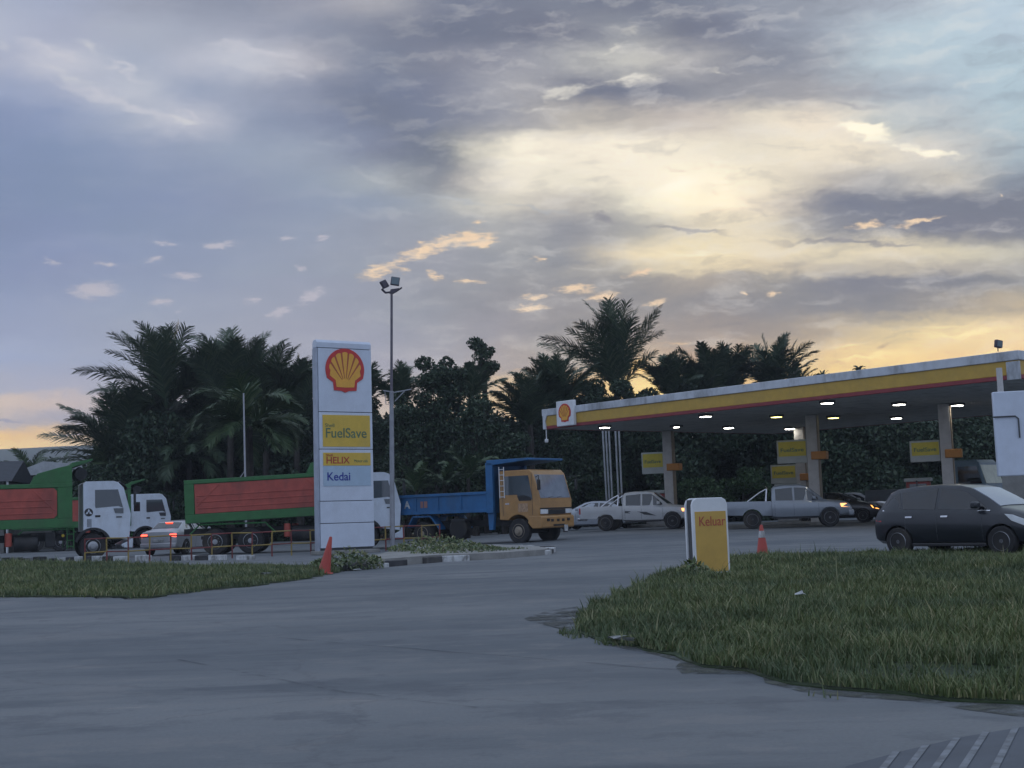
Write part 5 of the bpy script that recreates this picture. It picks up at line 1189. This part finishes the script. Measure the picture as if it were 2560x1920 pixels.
def palm_crown(rg, n, Lr, el0, el1, droop, leaf, pairs=46, spread_bias=None, twist=0.):
    """feather fronds: V(k,3), quads"""
    VV = []; FF = []; off = 0
    for i in range(n):
        azm = i * 2.39996 + rg.uniform(-.3, .3)
        if spread_bias is not None and i < len(spread_bias): azm, e, Ls, dr = spread_bias[i]
        else: e = R(el0 + (el1 - el0) * rg.random() ** .8); Ls = .82 + .22 * math.sin(e); dr = droop * rg.uniform(.5, 1.3)
        L_ = Lr * Ls * rg.uniform(.85, 1.08); ns = pairs; s = np.linspace(0, 1, ns)
        ang = e - R(dr) * s ** 1.7; ds = L_ / (ns - 1)
        rr = np.concatenate([[0], np.cumsum(np.cos(ang[:-1]) * ds)]); zz = np.concatenate([[0], np.cumsum(np.sin(ang[:-1]) * ds)])
        ca, sa = math.cos(azm), math.sin(azm)
        P = np.stack([rr * ca, rr * sa, zz], 1); T = np.stack([np.cos(ang) * ca, np.cos(ang) * sa, np.sin(ang)], 1)
        S = np.array([-sa, ca, 0.]); tw = rg.uniform(-.5, .5) + twist
        N = np.cross(T, S); S2 = S * math.cos(tw) + N * math.sin(tw); N2 = np.cross(T, S2)
        wid = .035
        base = off; V = []
        V += [P - S2 * wid * (1 - .7 * s[:, None]), P + S2 * wid * (1 - .7 * s[:, None])]
        VV.append(np.concatenate(V)); k = np.arange(ns - 1)[:, None]
        FF.append(base + np.concatenate([k, k + ns, k + ns + 1, k + 1], 1)); off += 2 * ns
        st = s > .16; Q = P[st]; SS = S2[st]; TT = T[st]; NN = N2[st]; ss = s[st]; m_ = len(ss)
        ll = leaf * np.sin(np.pi * (.10 + .84 * ss)) ** .6 * rg.uniform(.82, 1.12, m_)
        for sg in (-1, 1):
            fwd = .8 + .7 * ss[:, None]; d = SS * sg + TT * fwd + NN * .22 * 1; d /= np.linalg.norm(d, axis=1)[:, None]
            d += rg.normal(0, .07, (m_, 3)); mid = Q + d * (ll * .55)[:, None]
            dn = d + np.array([0, 0, -.42]); dn /= np.linalg.norm(dn, axis=1)[:, None]; tip = mid + dn * (ll * .5)[:, None]
            w_ = .045 * TT
            V = np.stack([Q - w_, Q + w_, mid + w_ * .9, mid - w_ * .9, tip + w_ * .25, tip - w_ * .25], 1).reshape(-1, 3)
            VV.append(V); k = (off + np.arange(m_) * 6)[:, None]
            FF.append(np.concatenate([k + np.array([[0, 1, 2, 3]]), k + np.array([[3, 2, 4, 5]])], 0)); off += 6 * m_
    return np.concatenate(VV), np.concatenate(FF)
def palm(px, py, d, Lpx, label, kind='U', seed=0, n=22, m=None, bias=None, leafk=1., name='palm_tree', az0=None):
    """crown heart seen at (px,py); frond length in photo pixels at that depth"""
    b_ = at(px, d); zc_ = zat(py, px, d); s = d / FPX; rg_ = np.random.default_rng(100 + seed)
    t = empty(name, b_, rg_.uniform(0, 6.28) if bias is None else 0, label, 'palm tree', 'palm trees behind the station')
    Lm = Lpx * s
    if kind == 'U': V, F = palm_crown(rg_, n, Lm, 40, 90, 40, Lm * .25 * leafk, bias_len(Lm), bias)
    elif kind == 'A': V, F = palm_crown(rg_, n, Lm, -5, 75, 88, Lm * .25 * leafk, bias_len(Lm), bias)
    else: V, F = palm_crown(rg_, n, Lm, 20, 80, 60, Lm * .22 * leafk, 26, bias)
    o = npmesh('crown', V, F, m or LP, t); o.location = (0, 0, max(.2, zc_ - b_.z))
    hgt = max(.25, zc_ - b_.z); lean = rg_.uniform(-.04, .04) * hgt
    mb = MB(); mb.tube([(lean, 0, 0), (lean * .6, 0, hgt * .4), (0, 0, hgt * .8), (0, 0, hgt + .2)], .26 if hgt > 3 else .12, 9, .16 if hgt > 3 else .08); mb.build('trunk', BARK, t)
    return t
def bias_len(Lm): return 60 if Lm > 3.2 else 44
hpi = math.pi
# azimuth 0 = towards photo right, pi = towards photo left
palm(168, 412, 82, 90, 'tall dark palm with splayed upright fronds, highest of the left clump', seed=1, n=30, bias=[(hpi, R(66), 1.06, 52), (hpi - .25, R(52), 1.0, 56), (hpi + .2, R(44), 1.02, 48), (hpi + .1, R(76), 1., 34), (hpi - .1, R(84), 1., 20), (0., R(90), .98, 4), (.3, R(86), 1.0, 10), (hpi, R(34), .95, 46), (0, R(64), .9, 30), (1.5, R(88), .96, 12), (hpi, R(92), 1., 0), (hpi, R(58), .8, 60)])
palm(207, 424, 84, 76, 'bushy palm just right of the tallest left palm', seed=2, n=26, bias=[(hpi, R(88), 1., 8), (0, R(82), .98, 10)])
palm(232, 414, 80, 84, 'round headed palm above the coconut palm', seed=3, n=32, bias=[(hpi, R(84), 1., 14), (0, R(86), 1., 8), (hpi, R(76), .95, 20), (0, R(74), .98, 16), (0, R(60), .9, 40)])
palm(268, 420, 80, 74, 'palm with dense fronds left of the white sign tower', seed=4, n=30, bias=[(0, R(76), 1., 22), (0, R(62), .95, 30), (hpi, R(84), .96, 12)])
palm(298, 424, 80, 66, 'palm whose fronds touch the left edge of the white sign tower', seed=5, n=26, bias=[(.1, R(76), 1., 14), (.2, R(40), .9, 30), (0, R(88), .95, 5), (hpi, R(78), .9, 20)])
palm(122, 458, 83, 76, 'lower palm at the left end of the clump', seed=6, n=30, bias=[(hpi, R(60), 1., 44), (hpi + .3, R(42), 1.02, 40), (hpi, R(28), 1.08, 28), (hpi, R(14), 1.08, 20), (hpi, R(78), .95, 30), (hpi - .5, R(66), .95, 30), (hpi, R(4), 1., 14), (hpi, R(50), .8, 50)])
palm(150, 448, 84, 66, 'shaggy palm in the lower middle of the left clump', seed=7, n=28)
palm(251, 430, 66, 72, 'coconut palm with long arching fronds behind the green and red tipper', 'A', seed=8, n=24, leafk=1.25, m=LPY, name='coconut_palm')
palm(190, 462, 82, 56, 'low palm with arching fronds over the white truck cabs', 'A', seed=9, n=22, leafk=1.2)
palm(134, 476, 82, 44, 'pale young palm above the leftmost white cab', 'Y', seed=10, n=16, m=LPY)
palm(102, 474, 83, 38, 'pale young palm above the green headboard', 'Y', seed=11, n=14, m=LPY)
palm(30, 480, 95, 40, 'small distant palm at the left behind the tipper box', 'Y', seed=12, n=18, m=LPY)
palm(62, 482, 90, 30, 'small distant palm beside the white gable', 'Y', seed=13, n=16)
palm(368, 404, 80, 42, 'palm frond tips just right of the white sign tower', seed=14, n=24, bias=[(.1, R(50), 1., 24), (.3, R(34), .9, 30)])
palm(404, 412, 80, 46, 'short upright palm right of the floodlight mast', seed=15, n=18)
palm(474, 402, 76, 40, 'palm sending one frond out under the round crowned tree', seed=16, n=16, bias=[(0, R(44), 1.05, 36), (.2, R(30), 1., 40)])
palm(534, 428, 78, 54, 'low palm with arched fronds left of the canopy badge', seed=17, n=34, bias=[(hpi, R(80), 1.15, 50), (hpi, R(64), 1.1, 50), (hpi + .2, R(44), 1.05, 44)])
palm(560, 414, 80, 60, 'medium palm above the canopy badge', seed=18, n=34)
palm(622, 394, 86, 88, 'largest palm towering over the canopy with one frond leaning right', seed=19, n=30, bias=[(hpi, R(60), 1.08, 56), (hpi - .15, R(72), 1.02, 44), (hpi + .2, R(80), 1., 36), (0, R(62), 1.0, 2), (.15, R(68), .95, 6), (.3, R(89), 1., 4), (1.2, R(89), 1., 2), (hpi, R(86), 1., 12), (2.2, R(87), 1., 8), (4.2, R(87), 1., 8), (hpi + .1, R(84), .96, 22), (0, R(50), .6, 10), (0, R(92), .98, 0), (0, R(88), .92, 0), (hpi, R(88), .9, 6), (hpi, R(66), .85, 50)])
palm(676, 402, 88, 50, 'small palm right of the largest palm', seed=20, n=24)
palm(700, 404, 90, 42, 'short palm between the larger palms over the canopy', seed=21, n=22)
palm(718, 396, 90, 54, 'spiky palm over the middle of the canopy', seed=22, n=22)
palm(740, 396, 91, 52, 'slim palm next to the spiky palm over the canopy', seed=23, n=16)
palm(781, 396, 90, 60, 'spiky palm nearest the glow over the canopy roof', seed=24, n=24, bias=[(0, R(80), 1., 8), (hpi, R(84), 1., 6), (0, R(70), .95, 12)])
palm(803, 394, 92, 34, 'little palm stub at the edge of the bright sky', seed=25, n=10)
palm(868, 371, 130, 9, 'tiny distant palm top peeking over the canopy roof', 'A', seed=26, n=14)
palm(830, 380, 130, 11, 'tiny distant tree spike peeking over the canopy roof', seed=27, n=6)
for i, (px, py, L_, lb) in enumerate(((418, 494, 36, 'pale young palm behind the blue load bed, nearest the sign tower'), (446, 486, 34, 'pale young palm over the middle of the blue load bed'), (470, 480, 38, 'taller pale young palm beside the blue headboard'), (566, 494, 28, 'young palm right of the orange cab'))):
    palm(px, py, 66, L_, lb, 'Y', seed=40 + i, n=13, m=LPY)

def leaf_cloud(rg, lobes, dens, size):
    """lobes: (x,y,z,rx,ry,rz); leaves mostly near each lobe's skin"""
    VV = []
    for (x, y, z, rx, ry, rz) in lobes:
        n = int(dens * (rx * ry * rz) ** .67); d = rg.normal(size=(n, 3)); d /= np.linalg.norm(d, axis=1)[:, None]
        r = rg.uniform(.45, 1.08, n) ** .6; P = np.array([x, y, z]) + d * r[:, None] * np.array([rx, ry, rz])
        a = rg.normal(size=(n, 3)); a /= np.linalg.norm(a, axis=1)[:, None]; b2 = np.cross(a, rg.normal(size=(n, 3))); b2 /= np.linalg.norm(b2, axis=1)[:, None]
        s = size * rg.uniform(.6, 1.4, n)[:, None]
        VV.append(np.stack([P - a * s, P + b2 * s * .55, P + a * s, P - b2 * s * .55], 1).reshape(-1, 3))
    V = np.concatenate(VV); return V, np.arange(len(V)).reshape(-1, 4)
def tree(px, pytop, d, wpx, label, seed, zb=.25, m=None, nl=16, dens=1500, size=.10, name='broadleaf_tree', cat='tree', group='trees behind the station', hfrac=None):
    rg_ = np.random.default_rng(seed); b_ = at(px, d); top = zat(pytop, px, d) - b_.z; w = wpx * d / FPX / 2
    t = empty(name, b_, 0, label, cat, group); lo = top * zb if hfrac is None else top - hfrac * d / FPX
    lobes = []; hh = (top - lo)
    for i in range(nl):
        u_ = rg_.random(); a = rg_.uniform(0, 6.28); prof = math.sin(math.pi * (.12 + .76 * u_)) ** .7
        rr = w * prof * math.sqrt(rg_.random()) * .8; r0 = rg_.uniform(.2, .36) * min(w, hh * .6)
        lobes.append((rr * math.cos(a), rr * math.sin(a) * .8, lo + hh * (.08 + .86 * u_) - r0 * .25, r0 * 1.15, r0, r0 * .8))
    if hfrac is None and name != 'bush': lobes.append((0, 0, lo + hh * .48, w * .78, w * .62, hh * .42))
    V, F = leaf_cloud(rg_, lobes, dens, size); npmesh('crown', V, F, m or LB, t)
    mb = MB(); mb.tube([(0, 0, 0), (.1, 0, lo + hh * .25), (0, 0, lo + hh * .6)], .045 * top ** .5 + .08, 8, .05)
    for l in lobes[:9]: mb.tube([(.05, 0, lo + hh * .12), (l[0] * .5, l[1] * .5, (lo + hh * .2 + l[2]) / 2), (l[0], l[1], l[2])], .07, 5, .02)
    mb.build('trunk', BARK, t)
tr = [(437, 352, 74, 52, 'broadleaf tree with a pointed top right of the floodlight mast', .2, 34), (458, 350, 75, 46, 'dense tree joining the round crowned tree on its left', .2, 30), (408, 386, 73, 52, 'dark bushy tree just right of the sign tower', .12, 30), (476, 384, 72, 50, 'sloping shoulder of foliage under the round crowned tree', .1, 30), (505, 418, 72, 60, 'low dark tree in the dip of the skyline', .1, 30), (372, 392, 80, 50, 'dark tree behind the white sign tower', .1, 26),
      (560, 404, 80, 66, 'dark tree behind the canopy badge', .1, 30), (600, 372, 84, 60, 'leafy tree left of the largest palm', .15, 34), (626, 374, 84, 50, 'leafy tree around the trunk of the largest palm', .15, 30), (650, 382, 86, 66, 'leafy tree right of the largest palm', .15, 36), (690, 374, 88, 50, 'open tree with sky showing through over the canopy', .3, 26), (715, 386, 88, 70, 'dark tree under the spiky palm', .1, 34), (755, 382, 90, 66, 'dark tree with gaps between the two spiky palms', .15, 30), (790, 382, 90, 56, 'tree at the edge of the glow above the canopy', .15, 30), (800, 396, 90, 60, 'tree rising just behind the canopy edge', .1, 26),
      (150, 446, 86, 90, 'dark tree filling the base of the left palm clump', .05, 34), (220, 408, 88, 110, 'big dark tree behind the middle of the left palms', .05, 44), (290, 408, 88, 80, 'dark tree between the left palms and the sign tower', .05, 36), (330, 395, 84, 60, 'dark tree hidden mostly by the sign tower', .05, 26), (180, 412, 88, 60, 'dark tree behind the tallest left palm', .1, 30), (96, 462, 78, 50, 'low dark tree at the far left of the clump', .05, 24),
      (850, 400, 92, 90, 'tree behind the right half of the canopy', .05, 30), (910, 400, 92, 90, 'tree behind the canopy above the dark hatchback', .05, 30), (975, 398, 88, 100, 'tree beyond the canopy near the white panel', .05, 34), (1040, 400, 84, 100, 'tree at the right edge beyond the white panel', .05, 34)]
for i, (px, pt, d, w_, lb, zb, nl) in enumerate(tr): tree(px, pt, d, w_, lb, 200 + i, zb, nl=nl)
tree(488, 338, 78, 46, 'tall tree with an open round crown standing clear of the skyline', 301, nl=20, dens=1300, size=.085, hfrac=46)
for i, (px, pt, d, w_, lb) in enumerate(((605, 470, 82, 60, 'green bush behind the vent pipes'), (700, 478, 79, 60, 'pale green bush between the two pickups'), (745, 466, 80, 60, 'taller green bush left of the silver pickup'), (868, 478, 80, 60, 'dark bush under the canopy right of the second column'), (900, 476, 82, 60, 'dark bush left of the third column'), (520, 480, 74, 60, 'bush between the headboard and the skyline dip'), (385, 478, 72, 50, 'bush behind the floodlight mast'))):
    tree(px, pt, d, w_, lb, 400 + i, .02, LU if 'green' in lb else LB, 16, 1200, .085, 'bush', 'bush', 'bushes behind the station')
# continuous undergrowth at the foot of the trees
rg_ = np.random.default_rng(77); lob = []
for i in range(560):
    px = rg_.uniform(60, 1090); d = rg_.uniform(80, 98); x = (px - 512) / FPX * d
    top = zat((400 if 560 < px else 412 if px > 330 else 392 if px > 150 else (430 if px > 110 else 468)) + rg_.uniform(-6, 10), px, d); z = rg_.uniform(0, 1) ** .75 * (top - 1.2)
    if px > 820: z *= .9
    r0 = rg_.uniform(1.1, 1.9); lob.append((x, d, z, r0 * 1.3, r0, r0))
V, F = leaf_cloud(rg_, lob, 700, .15)
tag(npmesh('undergrowth', V, F, LB), 'dark mass of leaves filling in behind the palms and trees', 'undergrowth', kind='stuff')
lob = []
for i in range(120):
    px = rg_.uniform(-60, 140); d = rg_.uniform(96, 130); x = (px - 512) / FPX * d; top = zat(478, px, d)
    r0 = rg_.uniform(.9, 1.5); lob.append((x, d, rg_.uniform(0, max(top, .5)), r0 * 1.4, r0, r0 * .8))
V, F = leaf_cloud(rg_, lob, 380, .16)
tag(npmesh('distant_undergrowth', V, F, LB), 'low distant leaves beyond the leftmost tipper truck', 'undergrowth', kind='stuff')

# ------------------------------------------------------------------ small litter
def litter(px, py, s, lb, dz=.0):
    rg_ = random.Random(px); p_ = gpg(px, py); mb = MB(); bm_v = []
    for i in range(7): bm_v.append((rg_.uniform(-1, 1) * s, rg_.uniform(-.6, .6) * s, rg_.uniform(0, .5) * s))
    mb.add(bm_v, [(0, 1, 2), (1, 3, 2), (3, 4, 2), (4, 5, 6), (5, 0, 6), (0, 2, 6), (2, 4, 6)])
    o = mb.build('litter', KW, None, smooth=0); o.location = p_ + Vector((0, 0, dz)); tag(o, lb, 'litter', 'bits of litter')
litter(808, 624, .13, 'white scrap of litter lying in the island grass', .3)
litter(620, 645, .12, 'pale scrap of litter at the lower edge of the grass island', .05)
litter(632, 647, .09, 'small grey scrap beside the pale one at the grass edge', .05)
litter(356, 571.5, .14, 'white scrap by the kerb end near the cone', .02)
litter(266, 580, .14, 'white scrap at the front of the left verge', .1)

# ------------------------------------------------------------------ evening haze
hz = bpy.data.materials.new('haze'); hz.use_nodes = True; n = hz.node_tree; n.nodes.clear()
o_ = n.nodes.new('ShaderNodeOutputMaterial'); v_ = n.nodes.new('ShaderNodeVolumePrincipled')
v_.inputs['Color'].default_value = (.84, .9, 1, 1); v_.inputs['Density'].default_value = .00045; v_.inputs['Anisotropy'].default_value = .2
n.links.new(v_.outputs[0], o_.inputs['Volume'])
mb = MB(); mb.box(-1200, 1200, -60, 1700, -1.1, 112)
o = mb.build('haze', hz, None, smooth=0); tag(o, kind='stuff')
